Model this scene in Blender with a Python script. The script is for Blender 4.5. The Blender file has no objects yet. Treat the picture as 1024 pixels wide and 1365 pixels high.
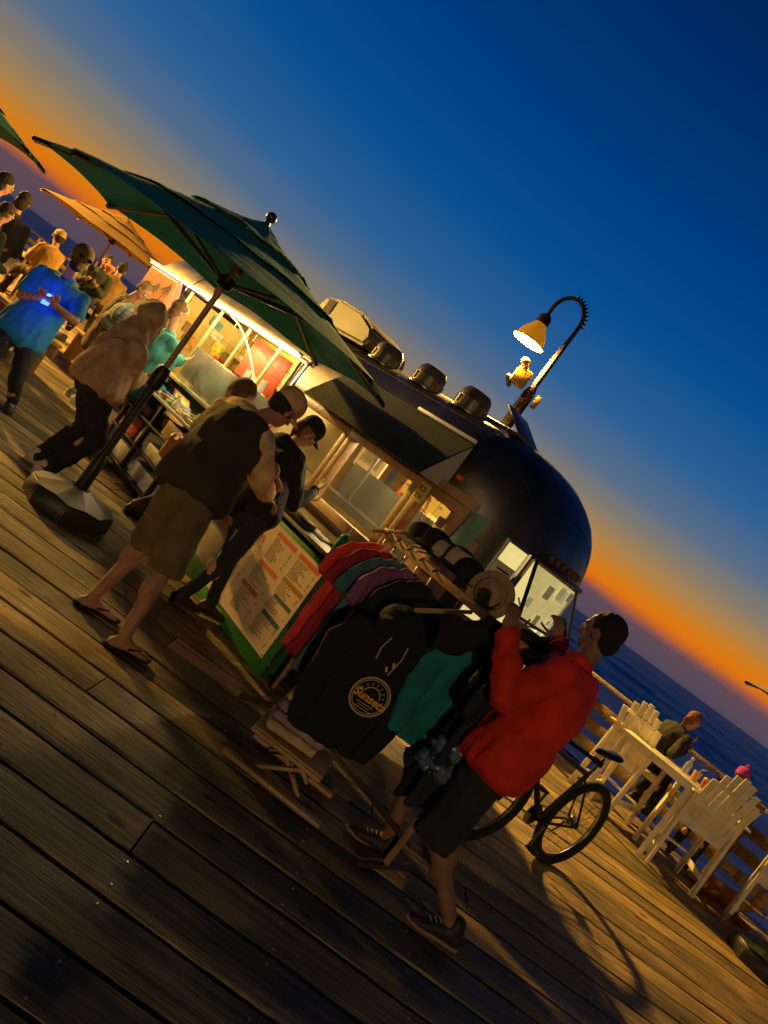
import bpy, bmesh, math, random
from mathutils import Vector as V, Matrix as M, noise
random.seed(7)
S = bpy.context.scene; COL = S.collection
rad = math.radians
# ------------------------------------------------------------ camera
PITCH, ROLL, HC = rad(2.7), rad(36.2), 1.65
Fw = V((0, math.cos(PITCH), -math.sin(PITCH))); Rx = V((1, 0, 0)); Uz = V((0, math.sin(PITCH), math.cos(PITCH)))
CR = Rx*math.cos(ROLL) + Uz*math.sin(ROLL); CU = -Rx*math.sin(ROLL) + Uz*math.cos(ROLL)
cam = bpy.data.cameras.new('camera'); co = bpy.data.objects.new('camera', cam); COL.objects.link(co)
mm = M((CR, CU, -Fw)).transposed().to_4x4(); mm.translation = V((0, 0, HC)); co.matrix_world = mm
cam.sensor_fit = 'VERTICAL'; cam.sensor_height = 24; cam.lens = 24*1024/1365; cam.clip_end = 9000; cam.clip_start = .05
S.camera = co
def P(x, y, Y):
    "surveyed point: photo pixel sight line at world distance Y"
    d = Fw*1024 + CR*(x-512) + CU*(682.5-y)
    return V((0, 0, HC)) + d*(Y/d.y)
S.view_settings.view_transform = 'Standard'; S.view_settings.look = 'None'; S.view_settings.gamma = 1
S.view_settings.exposure = 0
# ------------------------------------------------------------ materials
def lin(c):
    return tuple((x/12.92 if x <= .04045 else ((x+.055)/1.055)**2.4) for x in (v/255 for v in c))
MATS = {}
def mat(name, col, rough=.6, metal=0, ns=None, amt=.25, bump=None, bs=.3, emit=None, es=1, alpha=None, sheen=0, coat=0, stretch=(1, 1, 1), trans=0):
    if name in MATS: return MATS[name]
    m = bpy.data.materials.new(name); m.use_nodes = True; nt = m.node_tree; n = nt.nodes; l = nt.links
    b = n['Principled BSDF']; b.inputs['Roughness'].default_value = rough; b.inputs['Metallic'].default_value = metal
    b.inputs['Base Color'].default_value = (*col, 1)
    if sheen: b.inputs['Sheen Weight'].default_value = sheen
    if coat: b.inputs['Coat Weight'].default_value = coat
    if trans: b.inputs['Transmission Weight'].default_value = trans
    tc = n.new('ShaderNodeTexCoord'); mp = n.new('ShaderNodeMapping'); mp.inputs['Scale'].default_value = stretch
    l.new(tc.outputs['Object'], mp.inputs['Vector'])
    if ns:
        t = n.new('ShaderNodeTexNoise'); t.inputs['Scale'].default_value = ns; t.inputs['Detail'].default_value = 5
        l.new(mp.outputs[0], t.inputs['Vector'])
        r = n.new('ShaderNodeValToRGB'); r.color_ramp.elements[0].position = .3; r.color_ramp.elements[1].position = .7
        r.color_ramp.elements[0].color = (*[c*(1-amt) for c in col], 1); r.color_ramp.elements[1].color = (*[min(1, c*(1+amt)) for c in col], 1)
        l.new(t.outputs['Fac'], r.inputs[0]); l.new(r.outputs[0], b.inputs['Base Color'])
        rr = n.new('ShaderNodeMapRange'); rr.inputs[3].default_value = max(0, rough-.12); rr.inputs[4].default_value = min(1, rough+.12)
        l.new(t.outputs['Fac'], rr.inputs[0]); l.new(rr.outputs[0], b.inputs['Roughness'])
    if bump:
        t = n.new('ShaderNodeTexNoise'); t.inputs['Scale'].default_value = bump; t.inputs['Detail'].default_value = 4
        l.new(mp.outputs[0], t.inputs['Vector'])
        bb = n.new('ShaderNodeBump'); bb.inputs['Strength'].default_value = bs; bb.inputs['Distance'].default_value = .02
        l.new(t.outputs['Fac'], bb.inputs['Height']); l.new(bb.outputs[0], b.inputs['Normal'])
    if emit:
        b.inputs['Emission Color'].default_value = (*emit, 1); b.inputs['Emission Strength'].default_value = es
    if alpha is not None:
        tr = n.new('ShaderNodeBsdfTransparent'); mx = n.new('ShaderNodeMixShader'); mx.inputs[0].default_value = alpha
        l.new(tr.outputs[0], mx.inputs[1]); l.new(b.outputs[0], mx.inputs[2]); l.new(mx.outputs[0], n['Material Output'].inputs[0])
    MATS[name] = m; return m
def cloth(name, col, s=9, amt=.3, stripe=False):
    return mat(name, col, .85, ns=s, amt=amt, bump=260, bs=.35)
# ------------------------------------------------------------ geometry builder
def frame(d, side=None):
    d = d.normalized(); s = side if side else (V((0, 0, 1)).cross(d) if abs(d.z) < .95 else V((1, 0, 0)))
    s = (s - d*s.dot(d)).normalized(); return s, d.cross(s).normalized()
class B:
    def __init__(self, org=(0, 0, 0)): self.bm = bmesh.new(); self.o = V(org)
    def add(self, vs, fs, smooth=False):
        bv = [self.bm.verts.new(V(v)-self.o) for v in vs]
        for f in fs:
            try: F = self.bm.faces.new([bv[i] for i in f]); F.smooth = smooth
            except ValueError: pass
        return bv
    def box(self, c, s, R=None, bev=0):
        c = V(c); s = V(s)/2; R = R or M.Identity(3)
        t = bmesh.new(); bmesh.ops.create_cube(t, size=2)
        for v in t.verts: v.co = V((v.co.x*s.x, v.co.y*s.y, v.co.z*s.z))
        if bev: bmesh.ops.bevel(t, geom=t.edges[:], offset=min(bev, min(s)*.9), segments=2, affect='EDGES', profile=.5)
        t.verts.index_update()
        self.add([R @ v.co + c for v in t.verts], [[v.index for v in f.verts] for f in t.faces]); t.free(); return self
    def beam(self, a, b, w, h, up=None, bev=0):
        a, b = V(a), V(b); d = (b-a); L = d.length; d.normalize(); up = V(up) if up else V((0, 0, 1))
        if abs(up.dot(d)) > .97: up = V((0, 1, 0))
        s = d.cross(up).normalized(); u = s.cross(d)
        return self.box((a+b)/2, (w, L, h), M((s, d, u)).transposed(), bev)
    def loft(self, cs, rs, sides=None, seg=12, cap=True, smooth=True):
        cs = [V(c) for c in cs]; n = len(cs); vs = []; fs = []
        prev = None
        for i, c in enumerate(cs):
            d = (cs[min(i+1, n-1)] - cs[max(i-1, 0)])
            if sides: s, u = frame(d, V(sides[i] if isinstance(sides, list) else sides))
            else:
                s, u = frame(d, prev); prev = s
            r = rs[i] if isinstance(rs, (list, tuple)) else rs
            ra, rb = r if isinstance(r, (list, tuple)) else (r, r)
            for k in range(seg):
                a = 2*math.pi*k/seg; vs.append(c + s*ra*math.cos(a) + u*rb*math.sin(a))
        for i in range(n-1):
            for k in range(seg): fs.append((i*seg+k, i*seg+(k+1) % seg, (i+1)*seg+(k+1) % seg, (i+1)*seg+k))
        if cap: fs += [tuple(range(seg))[::-1], tuple((n-1)*seg+k for k in range(seg))]
        self.add(vs, fs, smooth); return self
    def tube(self, pts, r, seg=8, smooth=True): return self.loft(pts, r, seg=seg, smooth=smooth)
    def cap(self, a, b, ra, rb, seg=12):
        self.loft([a, b], [ra, rb], seg=seg); self.sph(a, ra); self.sph(b, rb); return self
    def sph(self, c, r, R=None, seg=14):
        c = V(c); r = (r, r, r) if isinstance(r, (int, float)) else r; R = R or M.Identity(3)
        t = bmesh.new(); bmesh.ops.create_uvsphere(t, u_segments=seg, v_segments=seg*2//3, radius=1); t.verts.index_update()
        self.add([R @ V((v.co.x*r[0], v.co.y*r[1], v.co.z*r[2])) + c for v in t.verts], [[v.index for v in f.verts] for f in t.faces], True); t.free(); return self
    def lathe(self, prof, c=(0, 0, 0), seg=24, R=None, smooth=True):
        c = V(c); R = R or M.Identity(3); vs = []; fs = []; n = len(prof)
        for r, z in prof:
            for k in range(seg):
                a = 2*math.pi*k/seg; vs.append(R @ V((max(r, 1e-4)*math.cos(a), max(r, 1e-4)*math.sin(a), z)) + c)
        for i in range(n-1):
            for k in range(seg): fs.append((i*seg+k, i*seg+(k+1) % seg, (i+1)*seg+(k+1) % seg, (i+1)*seg+k))
        fs += [tuple(range(seg))[::-1], tuple((n-1)*seg+k for k in range(seg))]
        self.add(vs, fs, smooth); return self
    def sheet(self, grid, th=0, smooth=True):
        nr, nc = len(grid), len(grid[0]); vs = [p for r in grid for p in r]
        fs = [(i*nc+j, i*nc+j+1, (i+1)*nc+j+1, (i+1)*nc+j) for i in range(nr-1) for j in range(nc-1)]
        if th:
            bm2 = bmesh.new(); bv = [bm2.verts.new(V(v)) for v in vs]
            for f in fs: bm2.faces.new([bv[i] for i in f])
            bmesh.ops.recalc_face_normals(bm2, faces=bm2.faces[:])
            bmesh.ops.solidify(bm2, geom=bm2.faces[:], thickness=th); bm2.verts.index_update()
            self.add([v.co.copy() for v in bm2.verts], [[v.index for v in f.verts] for f in bm2.faces], smooth); bm2.free()
        else: self.add(vs, fs, smooth)
        return self
    def prism(self, poly, c, x, y, th):
        "poly in 2-D on axes x,y, thickness th centred"
        c, x, y = V(c), V(x), V(y); z = x.cross(y).normalized()*th/2; n = len(poly)
        pts = [c+x*a+y*b for a, b in poly]
        vs = [p+z for p in pts]+[p-z for p in pts]
        fs = [tuple(range(n)), tuple(range(2*n-1, n-1, -1))]+[(i, (i+1) % n+0, (i+1) % n+n, i+n)[::-1] for i in range(n)]
        self.add(vs, fs); return self
    def build(self, name, m, parent=None, loc=None, sharp=True):
        bmesh.ops.recalc_face_normals(self.bm, faces=self.bm.faces[:])
        me = bpy.data.meshes.new(name); self.bm.to_mesh(me); self.bm.free()
        if sharp:
            try: me.set_sharp_from_angle(angle=rad(40))
            except Exception: pass
        o = bpy.data.objects.new(name, me); COL.objects.link(o); me.materials.append(m)
        if parent: o.parent = parent
        o.location = V(loc) if loc is not None else (V((0, 0, 0)) if parent else self.o)
        return o
def tag(o, label=None, cat=None, group=None, kind=None):
    if label: o['label'] = label
    if cat: o['category'] = cat
    if group: o['group'] = group
    if kind: o['kind'] = kind
    return o
def root(name, loc, rz=0, label=None, cat=None, group=None):
    o = bpy.data.objects.new(name, None); COL.objects.link(o); o.location = V(loc); o.rotation_euler = (0, 0, rz)
    o.empty_display_size = .1; return tag(o, label, cat, group)
def copy_tree(o, parent=None):
    c = o.copy(); COL.objects.link(c); c.parent = parent
    for ch in [k for k in bpy.data.objects if k.parent == o]: copy_tree(ch, c)
    return c
def organic(b, name, m, parent, vox=.012, smooth=4, wr=0, ws=9, cut=None, fold=(1, 1, .35)):
    "union of the closed pieces in b as one continuous skin"
    o = b.build(name, m, parent, sharp=False)
    md = o.modifiers.new('r', 'REMESH'); md.mode = 'VOXEL'; md.voxel_size = vox; md.adaptivity = 0
    if smooth:
        s = o.modifiers.new('s', 'SMOOTH'); s.iterations = smooth; s.factor = .5
    dg = bpy.context.evaluated_depsgraph_get(); dg.update()
    me = bpy.data.meshes.new_from_object(o.evaluated_get(dg)); o.modifiers.clear(); old = o.data; o.data = me; bpy.data.meshes.remove(old)
    me.name = name
    if not me.materials: me.materials.append(m)
    if wr:
        ns = [v.normal.copy() for v in me.vertices]; off = V((random.random()*50, random.random()*50, random.random()*50))
        for v, nn in zip(me.vertices, ns):
            q = V((v.co.x*fold[0], v.co.y*fold[1], v.co.z*fold[2]))*ws + off
            w = noise.noise(q + 1.2*noise.noise_vector(v.co*ws*.5+off)); w = (1-abs(w)*2.2)*.6 + noise.noise(q*2.3)*.5
            v.co += nn*w*wr
    for f in me.polygons: f.use_smooth = True
    return o
def text(s, name, m, parent, size, origin, x, y, ext=.001, align='CENTER', shear=0, bold=0):
    c = bpy.data.curves.new(name, 'FONT'); c.body = s; c.size = size; c.extrude = ext; c.align_x = align; c.align_y = 'CENTER'; c.shear = shear; c.offset = bold; c.resolution_u = 3
    t = bpy.data.objects.new(name, c); COL.objects.link(t); dg = bpy.context.evaluated_depsgraph_get(); dg.update()
    me = bpy.data.meshes.new_from_object(t.evaluated_get(dg)); bpy.data.objects.remove(t); me.name = name; me.materials.clear(); me.materials.append(m)
    x, y = V(x).normalized(), V(y).normalized(); R = M((x, y, x.cross(y))).transposed().to_4x4(); R.translation = V(origin); me.transform(R)
    o = bpy.data.objects.new(name, me); COL.objects.link(o)
    if parent: o.parent = parent
    return o
# ------------------------------------------------------------ world: dusk sky
w = bpy.data.worlds.new('World'); S.world = w; w.use_nodes = True; nt = w.node_tree; n = nt.nodes; l = nt.links
bg = n['Background']; tc = n.new('ShaderNodeTexCoord'); sp = n.new('ShaderNodeSeparateXYZ'); l.new(tc.outputs['Generated'], sp.inputs[0])
nz = n.new('ShaderNodeTexNoise'); nz.inputs['Scale'].default_value = 2.2; nz.inputs['Detail'].default_value = 6; nm = n.new('ShaderNodeMapping'); nm.inputs['Scale'].default_value = (1, 1, 11); l.new(tc.outputs['Generated'], nm.inputs['Vector']); l.new(nm.outputs[0], nz.inputs['Vector'])
m1 = n.new('ShaderNodeMath'); m1.operation = 'SUBTRACT'; m1.inputs[1].default_value = .5; l.new(nz.outputs['Fac'], m1.inputs[0])
m2 = n.new('ShaderNodeMath'); m2.operation = 'MULTIPLY_ADD'; m2.inputs[1].default_value = .026; l.new(m1.outputs[0], m2.inputs[0])
az = n.new('ShaderNodeMath'); az.operation = 'MULTIPLY_ADD'; az.inputs[1].default_value = .07; az.inputs[2].default_value = 1.0; l.new(sp.outputs['X'], az.inputs[0])
zz = n.new('ShaderNodeMath'); zz.operation = 'MULTIPLY'; l.new(az.outputs[0], zz.inputs[0]); l.new(sp.outputs['Z'], zz.inputs[1]); l.new(zz.outputs[0], m2.inputs[2])
mr = n.new('ShaderNodeMapRange'); mr.inputs[1].default_value = -.1; mr.inputs[2].default_value = .9; l.new(m2.outputs[0], mr.inputs[0])
cr = n.new('ShaderNodeValToRGB'); cr.color_ramp.interpolation = 'LINEAR'
SKY = [(-5.7, (30, 34, 48)), (-.3, (78, 68, 84)), (.4, (86, 73, 88)), (1.75, (98, 74, 84)), (2.3, (196, 100, 40)), (2.9, (224, 118, 12)), (4.0, (204, 128, 36)), (5.4, (170, 130, 76)), (7.1, (130, 122, 108)), (9.3, (88, 109, 136)), (12.5, (46, 96, 148)), (18, (8, 79, 143)), (25, (0, 62, 128)), (34, (0, 43, 100)), (46, (0, 25, 64)), (62, (0, 15, 40))]
els = cr.color_ramp.elements
for i, (e, c) in enumerate(SKY):
    pos = math.sin(rad(e))+.1
    el = els[0] if i == 0 else (els[1] if i == 1 else els.new(pos)); el.position = pos; el.color = (*lin(c), 1)
l.new(mr.outputs[0], cr.inputs[0])
# the sky behind the viewer (away from the afterglow) is plain dark blue
ay = n.new('ShaderNodeMapRange'); ay.inputs[1].default_value = -.35; ay.inputs[2].default_value = .25; l.new(sp.outputs['Y'], ay.inputs[0])
mx = n.new('ShaderNodeMix'); mx.data_type = 'RGBA'; mx.inputs[6].default_value = (.002, .006, .018, 1); l.new(ay.outputs[0], mx.inputs[0]); l.new(cr.outputs[0], mx.inputs[7])
l.new(mx.outputs[2], bg.inputs['Color']); bg.inputs['Strength'].default_value = 1.0
# ------------------------------------------------------------ deck, sea
RA, RB = V((5.543, 8.78, 0)), V((3.86, 10.2, 0)); rd = (RB-RA).normalized()     # line of the pier edge
def edge_x(y): return RA.x + rd.x*(y-RA.y)/rd.y + .25
wood = bpy.data.materials.new('weathered_deck_boards'); wood.use_nodes = True; nt = wood.node_tree; n = nt.nodes; l = nt.links; b = n['Principled BSDF']
geo = n.new('ShaderNodeNewGeometry'); tc = n.new('ShaderNodeTexCoord')
off = n.new('ShaderNodeVectorMath'); off.operation = 'MULTIPLY_ADD'; off.inputs[1].default_value = (37, 11, 5); cmb = n.new('ShaderNodeCombineXYZ')
for i in range(3): l.new(geo.outputs['Random Per Island'], cmb.inputs[i])
l.new(cmb.outputs[0], off.inputs[0]); l.new(tc.outputs['Object'], off.inputs[2])
def wn(sc, st, det=6, dist=0):
    mp = n.new('ShaderNodeMapping'); mp.inputs['Scale'].default_value = st; l.new(off.outputs[0], mp.inputs[0])
    t = n.new('ShaderNodeTexNoise'); t.inputs['Scale'].default_value = sc; t.inputs['Detail'].default_value = det; t.inputs['Distortion'].default_value = dist; l.new(mp.outputs[0], t.inputs['Vector']); return t.outputs['Fac']
g1 = wn(3.2, (1, 22, 8), 8, .6); g2 = wn(1.3, (1, 2.5, 1)); g3 = wn(9, (1, 30, 10), 4)
def ramp(f, a, c1, bpos, c2):
    r = n.new('ShaderNodeValToRGB'); r.color_ramp.elements[0].position = a; r.color_ramp.elements[0].color = (*c1, 1); r.color_ramp.elements[1].position = bpos; r.color_ramp.elements[1].color = (*c2, 1); l.new(f, r.inputs[0]); return r.outputs[0]
def mixc(f, a, c, mode='MIX'):
    m = n.new('ShaderNodeMix'); m.data_type = 'RGBA'; m.blend_type = mode
    if isinstance(f, float): m.inputs[0].default_value = f
    else: l.new(f, m.inputs[0])
    l.new(a, m.inputs[6])
    if isinstance(c, tuple): m.inputs[7].default_value = (*c, 1)
    else: l.new(c, m.inputs[7])
    return m.outputs[2]
basec = ramp(g1, .34, (.13, .105, .05), .66, (.60, .46, .19))
isl = ramp(geo.outputs['Random Per Island'], 0, (.40, .43, .38), 1, (1.25, 1.1, .9))
c = mixc(1.0, basec, isl, 'MULTIPLY'); c = mixc(.75, c, ramp(g2, .34, (.30, .36, .30), .60, (1.2, 1.12, .95)), 'MULTIPLY')
# knots and nail heads
mpk = n.new('ShaderNodeMapping'); mpk.inputs['Scale'].default_value = (1.3, 3.2, 1); l.new(off.outputs[0], mpk.inputs[0])
vo = n.new('ShaderNodeTexVoronoi'); vo.inputs['Scale'].default_value = 1.6; l.new(mpk.outputs[0], vo.inputs['Vector'])
c = mixc(ramp(vo.outputs['Distance'], .06, (1, 1, 1), .13, (0, 0, 0)), c, (.035, .022, .012))
l.new(c, b.inputs['Base Color']); rr = n.new('ShaderNodeMapRange'); rr.inputs[3].default_value = .42; rr.inputs[4].default_value = .8; l.new(g1, rr.inputs[0]); l.new(rr.outputs[0], b.inputs['Roughness'])
bp = n.new('ShaderNodeBump'); bp.inputs['Strength'].default_value = .8; bp.inputs['Distance'].default_value = .012
ad = n.new('ShaderNodeMath'); ad.operation = 'ADD'; l.new(g1, ad.inputs[0]); l.new(g3, ad.inputs[1]); l.new(ad.outputs[0], bp.inputs['Height']); l.new(bp.outputs[0], b.inputs['Normal'])
d = B(); PW = .27; y = -3.0
nails = B()
while y < 40:
    x1 = edge_x(y+PW/2); x = -26 + random.random()*4
    while x < x1:
        L = random.choice([3.6, 4.2, 4.9, 5.5]) if y > 0 else 6
        xe = min(x+L, x1)
        if xe < x+.05: break
        near = (-4 < xe and x < 5 and y < 7)
        N = max(1, int((xe-x)/.09)) if near else 2
        z = random.uniform(-.004, .004); gp = .013 if y > 3.5 else .017; tilt = random.uniform(-.003, .003)
        sd = random.random()*99
        vs = []; fs = []
        for i in range(N+1):
            X = x+.004+(xe-x-.008)*i/N
            j = noise.noise(V((X*2.2, sd, 0)))*.009+noise.noise(V((X*9, sd, 3)))*.004 if near else 0; k = noise.noise(V((X*2.2, sd, 9)))*.009+noise.noise(V((X*8, sd, 5)))*.004 if near else 0
            w_ = noise.noise(V((X*1.1, sd, 4)))*.002
            y0, y1 = y+gp/2+j, y+PW-gp/2+k
            vs += [(X, y0, -.05), (X, y0, z-.008), (X, y0+.009, z+w_), (X, y1-.009, z+tilt+w_), (X, y1, z-.008), (X, y1, -.05)]
        for i in range(N):
            for q in range(5): fs.append((i*6+q, i*6+q+1, (i+1)*6+q+1, (i+1)*6+q))
        fs += [(0, 1, 2, 3, 4, 5), tuple(N*6+5-q for q in range(6))]
        d.add(vs, fs)
        if near:
            for X in [v for v in [math.ceil(x/.61)*.61+.61*q for q in range(12)] if x+.05 < v < xe-.03]:
                for yy in (.055, PW-.06):
                    nails.lathe([(.0055, -.003), (.0055, .0016), (0, .002)], (X+random.uniform(-.012, .012), y+yy+random.uniform(-.01, .01), z+.002), 7)
        x = xe
    y += PW
deck = d.build('deck', wood); tag(deck, kind='structure')
tag(nails.build('deck_nails', mat('nail_steel', (.55, .5, .42), .35, .8)), kind='structure')
u = B(); y0, y1 = -3, 40
u.add([(-26, y0, -.16), (edge_x(y0), y0, -.16), (edge_x(y1), y1, -.16), (-26, y1, -.16)], [(0, 1, 2, 3)])
yy = -3
while yy < 14:
    pass; yy += 20
tag(u.build('deck_gap_shade', mat('under_deck_dark', (.012, .010, .008), .9)), kind='structure')  # dark sheet standing in for the shade below the plank gaps
# sea
sea = bpy.data.materials.new('evening_sea'); sea.use_nodes = True; nt = sea.node_tree; n = nt.nodes; l = nt.links; b = n['Principled BSDF']
tc = n.new('ShaderNodeTexCoord')
def sn(sc, st, det=5, dist=0):
    mp = n.new('ShaderNodeMapping'); mp.inputs['Scale'].default_value = st; mp.inputs['Rotation'].default_value = (0, 0, rad(4)); l.new(tc.outputs['Object'], mp.inputs[0])
    t = n.new('ShaderNodeTexNoise'); t.inputs['Scale'].default_value = sc; t.inputs['Detail'].default_value = det; t.inputs['Distortion'].default_value = dist; l.new(mp.outputs[0], t.inputs['Vector']); return t.outputs['Fac']
a1 = sn(.012, (1, 6, 1), 8, .8); a2 = sn(.11, (1, 4, 1), 6, .4); a3 = sn(1.1, (1, 2.4, 1), 3)
r1 = n.new('ShaderNodeValToRGB'); r1.color_ramp.elements[0].position = .55; r1.color_ramp.elements[0].color = (0, 0, 0, 1); r1.color_ramp.elements[1].position = .68; r1.color_ramp.elements[1].color = (1, 1, 1, 1); l.new(a1, r1.inputs[0])
r2 = n.new('ShaderNodeValToRGB'); r2.color_ramp.elements[0].position = .45; r2.color_ramp.elements[0].color = (.15, .15, .15, 1); r2.color_ramp.elements[1].position = .65; l.new(a2, r2.inputs[0])
ml = n.new('ShaderNodeMath'); ml.operation = 'MULTIPLY'; l.new(r1.outputs[0], ml.inputs[0]); l.new(r2.outputs[0], ml.inputs[1])
mc = n.new('ShaderNodeMix'); mc.data_type = 'RGBA'; mc.inputs[6].default_value = (.06, .20, .45, 1); mc.inputs[7].default_value = (.6, .66, .75, 1); l.new(ml.outputs[0], mc.inputs[0]); l.new(mc.outputs[2], b.inputs['Base Color'])
b.inputs['Roughness'].default_value = .45
bp = n.new('ShaderNodeBump'); bp.inputs['Distance'].default_value = .9
sr = n.new('ShaderNodeMapRange'); sr.inputs[1].default_value = .40; sr.inputs[2].default_value = .60; sr.inputs[3].default_value = 1.0; sr.inputs[4].default_value = .12; l.new(a1, sr.inputs[0]); l.new(sr.outputs[0], bp.inputs['Strength'])
ad = n.new('ShaderNodeMath'); ad.operation = 'MULTIPLY_ADD'; ad.inputs[1].default_value = .25; l.new(a3, ad.inputs[0]); l.new(a2, ad.inputs[2]); l.new(ad.outputs[0], bp.inputs['Height']); l.new(bp.outputs[0], b.inputs['Normal'])
s = B(); s.add([(-6000, -300, -6), (6000, -300, -6), (6000, 7000, -6), (-6000, 7000, -6)], [(0, 1, 2, 3)]); tag(s.build('sea', sea), kind='structure')
# breaking waves: long low ridges of water with foam crests, parallel to the beach
foam = mat('sea_foam', (.85, .88, .92), .8, ns=.25, amt=.3, bump=2, bs=1)
def wave(name, y0, h, x0, x1, sl, m, seed, th=2.2):
    N = 120; g = []
    for i in range(N+1):
        X = x0+(x1-x0)*i/N; yy = y0+sl*(X-x0)+noise.noise(V((X*.02, seed, 0)))*5; hh = h*max(.05, .55+noise.noise(V((X*.05, seed, 4)))+.4*noise.noise(V((X*.3, seed, 2)))); t2 = th*(.6+.8*abs(noise.noise(V((X*.11, seed, 8)))))
        g.append([V((X, yy-t2*1.6, -6.02)), V((X, yy-t2*.6, -6+hh*.5)), V((X, yy, -6+hh)), V((X, yy+t2*.7, -6+hh*.6)), V((X, yy+t2*2, -6.02))])
    b = B(); b.sheet(g); return tag(b.build(name, m), kind='structure')
seaw = sea
for k, (y0, h, x0, x1, sl, th) in enumerate([(128, .8, 25, 170, .10, 3.2), (146, .7, 30, 190, .06, 4.5), (150, 1.0, 40, 220, .13, 6), (178, .8, 40, 260, .08, 3), (205, 1.0, 60, 300, .05, 7), (250, .7, 60, 360, .06, 4), (300, 1.0, 90, 460, .03, 8), (380, .8, 90, 560, .03, 6), (520, .9, 150, 760, .02, 10), (700, 1, 200, 900, .02, 10)]):
    wave('surf_foam', y0, h*.7, x0, x1, sl, foam, k+2, th)
for k, (y0, x0, x1, sl) in enumerate([(137, 20, 220, .09), (165, 30, 280, .09), (225, 50, 350, .05), (340, 80, 500, .03)]): wave('wave_crest', y0, 1.3, x0, x1, sl, seaw, k+20, 7)
# ------------------------------------------------------------ pier railing
rw = mat('rail_timber', (.30, .21, .10), .7, ns=6, amt=.45, bump=40, bs=.5, stretch=(1, 1, 1))
def railing(i0, i1, label):
    r = root('pier_railing', RA+rd*i0, math.atan2(rd.y, rd.x), label, 'railing', 'lengths of timber pier railing')
    L = i1-i0
    B().box((L/2, 0, 1.06), (L-.01, .15, .05), bev=.008).build('top_rail', rw, r)
    for z in (.28, .52, .76): B().box((L/2, 0, z), (L-.01, .045, .14), bev=.006).build('rail_board', rw, r)
    k = 0
    while k < L-.1:
        B().box((k+.06, .06 if False else .075, .51), (.1, .09, 1.03), bev=.006).build('post', rw, r); k += 2.4
    return r
railing(-7.2, 0, 'timber pier railing beside the right high chairs'); railing(0, 4.8, 'timber pier railing behind the bicycle and left high chair')
railing(4.8, 12, 'timber pier railing behind the silver trailer'); railing(12, 34, 'timber pier railing far left behind the crowd')
# ------------------------------------------------------------ food trailer
A0 = V((.15, 5.76, 0)); TA = V((-.70711, .70711, 0)); TN = V((-.70711, -.70711, 0))
def TW(t, w, z): return A0+TA*t+TN*w+V((0, 0, z))
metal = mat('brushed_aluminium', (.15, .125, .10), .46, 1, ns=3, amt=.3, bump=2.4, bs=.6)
tr = root('food_trailer', A0, rad(135), 'rounded silver travel trailer turned food stand with a lit side opening', 'trailer')
Wd = 2.2; hw = Wd/2
half = [(0, .38), (0, .6), (0, 1.05), (0, 1.3), (0, 1.72), (-.004, 1.85), (-.012, 2.0), (-.05, 2.1), (-.10, 2.19), (-.17, 2.27), (-.27, 2.35), (-.4, 2.42), (-.56, 2.475), (-.75, 2.515), (-.93, 2.53), (-hw, 2.535)]
prof = half+[(-Wd-w, z) for w, z in half[::-1][1:]]
NEAR = len(half)
def capsec(k, ex=2.2, low=.4):
    s = max(.0, 1-k**ex)**(1/ex); zs = low+(1-low)*s
    return [(-hw+(w+hw)*s, (z-1.15)*zs+1.15) for w, z in prof]
stations = [(.3-.95*k, capsec(k)) for k in (1, .985, .95, .9, .83, .75, .65, .54, .42, .3, .15)]
stations += [(t, capsec(0)) for t in (.3, 1.2, 2.15, 2.3, 3.2, 4.2, 5.1, 6.2)]
stations += [(6.2+.9*k, capsec(k)) for k in (.2, .4, .55, .7, .8, .88, .94, .98, 1)]
vs = [(t, w, z) for t, sec in stations for w, z in sec]; m_ = len(prof); fs = []
for i in range(len(stations)-1):
    t0, t1 = stations[i][0], stations[i+1][0]
    for j in range(m_-1):
        z0, z1 = prof[j][1], prof[j+1][1]
        if j < NEAR-1:
            if t1 <= 2.16 and t0 >= -.28 and 1.04 < z0 and z1 < 1.73: continue
            if 2.29 <= t0 and t1 <= 5.11 and 1.04 < z0 and z1 < 2.01: continue
        fs.append((i*m_+j, i*m_+j+1, (i+1)*m_+j+1, (i+1)*m_+j))
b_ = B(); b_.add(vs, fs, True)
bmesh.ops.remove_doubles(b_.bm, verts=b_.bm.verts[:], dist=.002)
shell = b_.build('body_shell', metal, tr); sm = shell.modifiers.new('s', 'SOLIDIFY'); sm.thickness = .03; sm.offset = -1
# rivet seams as slim trim bands
b_ = B()
for t in (2.225, 5.3):
    b_.loft([(t, w+.004*(1 if i < NEAR else -1), z+.004) for i, (w, z) in enumerate(prof)], [(.018, .004)]*m_, sides=V((1, 0, 0)), seg=6)
b_.build('trim_band', mat('trim_aluminium', (.5, .5, .5), .3, 1), tr)
seamm = mat('seam_dark', (.05, .05, .05), .5, .8)
for kk in (.45, .85):
    for t_ in (.3-.95*kk,):
        b_ = B(); b_.tube([(t_, w+(.003 if i < NEAR else -.003), z+.003) for i, (w, z) in enumerate(capsec(kk))], .0018, 5); b_.build('panel_seam', seamm, tr)
for zi in (4, 10):
    b_ = B(); b_.tube([(t, sec[zi][0]+.003, sec[zi][1]+.003) for t, sec in stations], .0018, 5); b_.build('panel_seam', seamm, tr)
rv = B()
for t in [x*.05 for x in range(-8, 126)]:
    for zz in (2.115, 2.36):
        w = [q for q in [(a[0], a[1]) for a in half] if q[1] >= zz][0][0]
        if t > .3: rv.sph((t, w-.0+.004, zz), .005, seg=6)
tag(rv.build('rivets', MATS['trim_aluminium'], tr), kind='stuff')
b_ = B(); b_.box((3.3, -1.1, .33), (5.6, 1.9, .1)); b_.build('chassis', mat('chassis_black', (.02, .02, .02), .7), tr)
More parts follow.
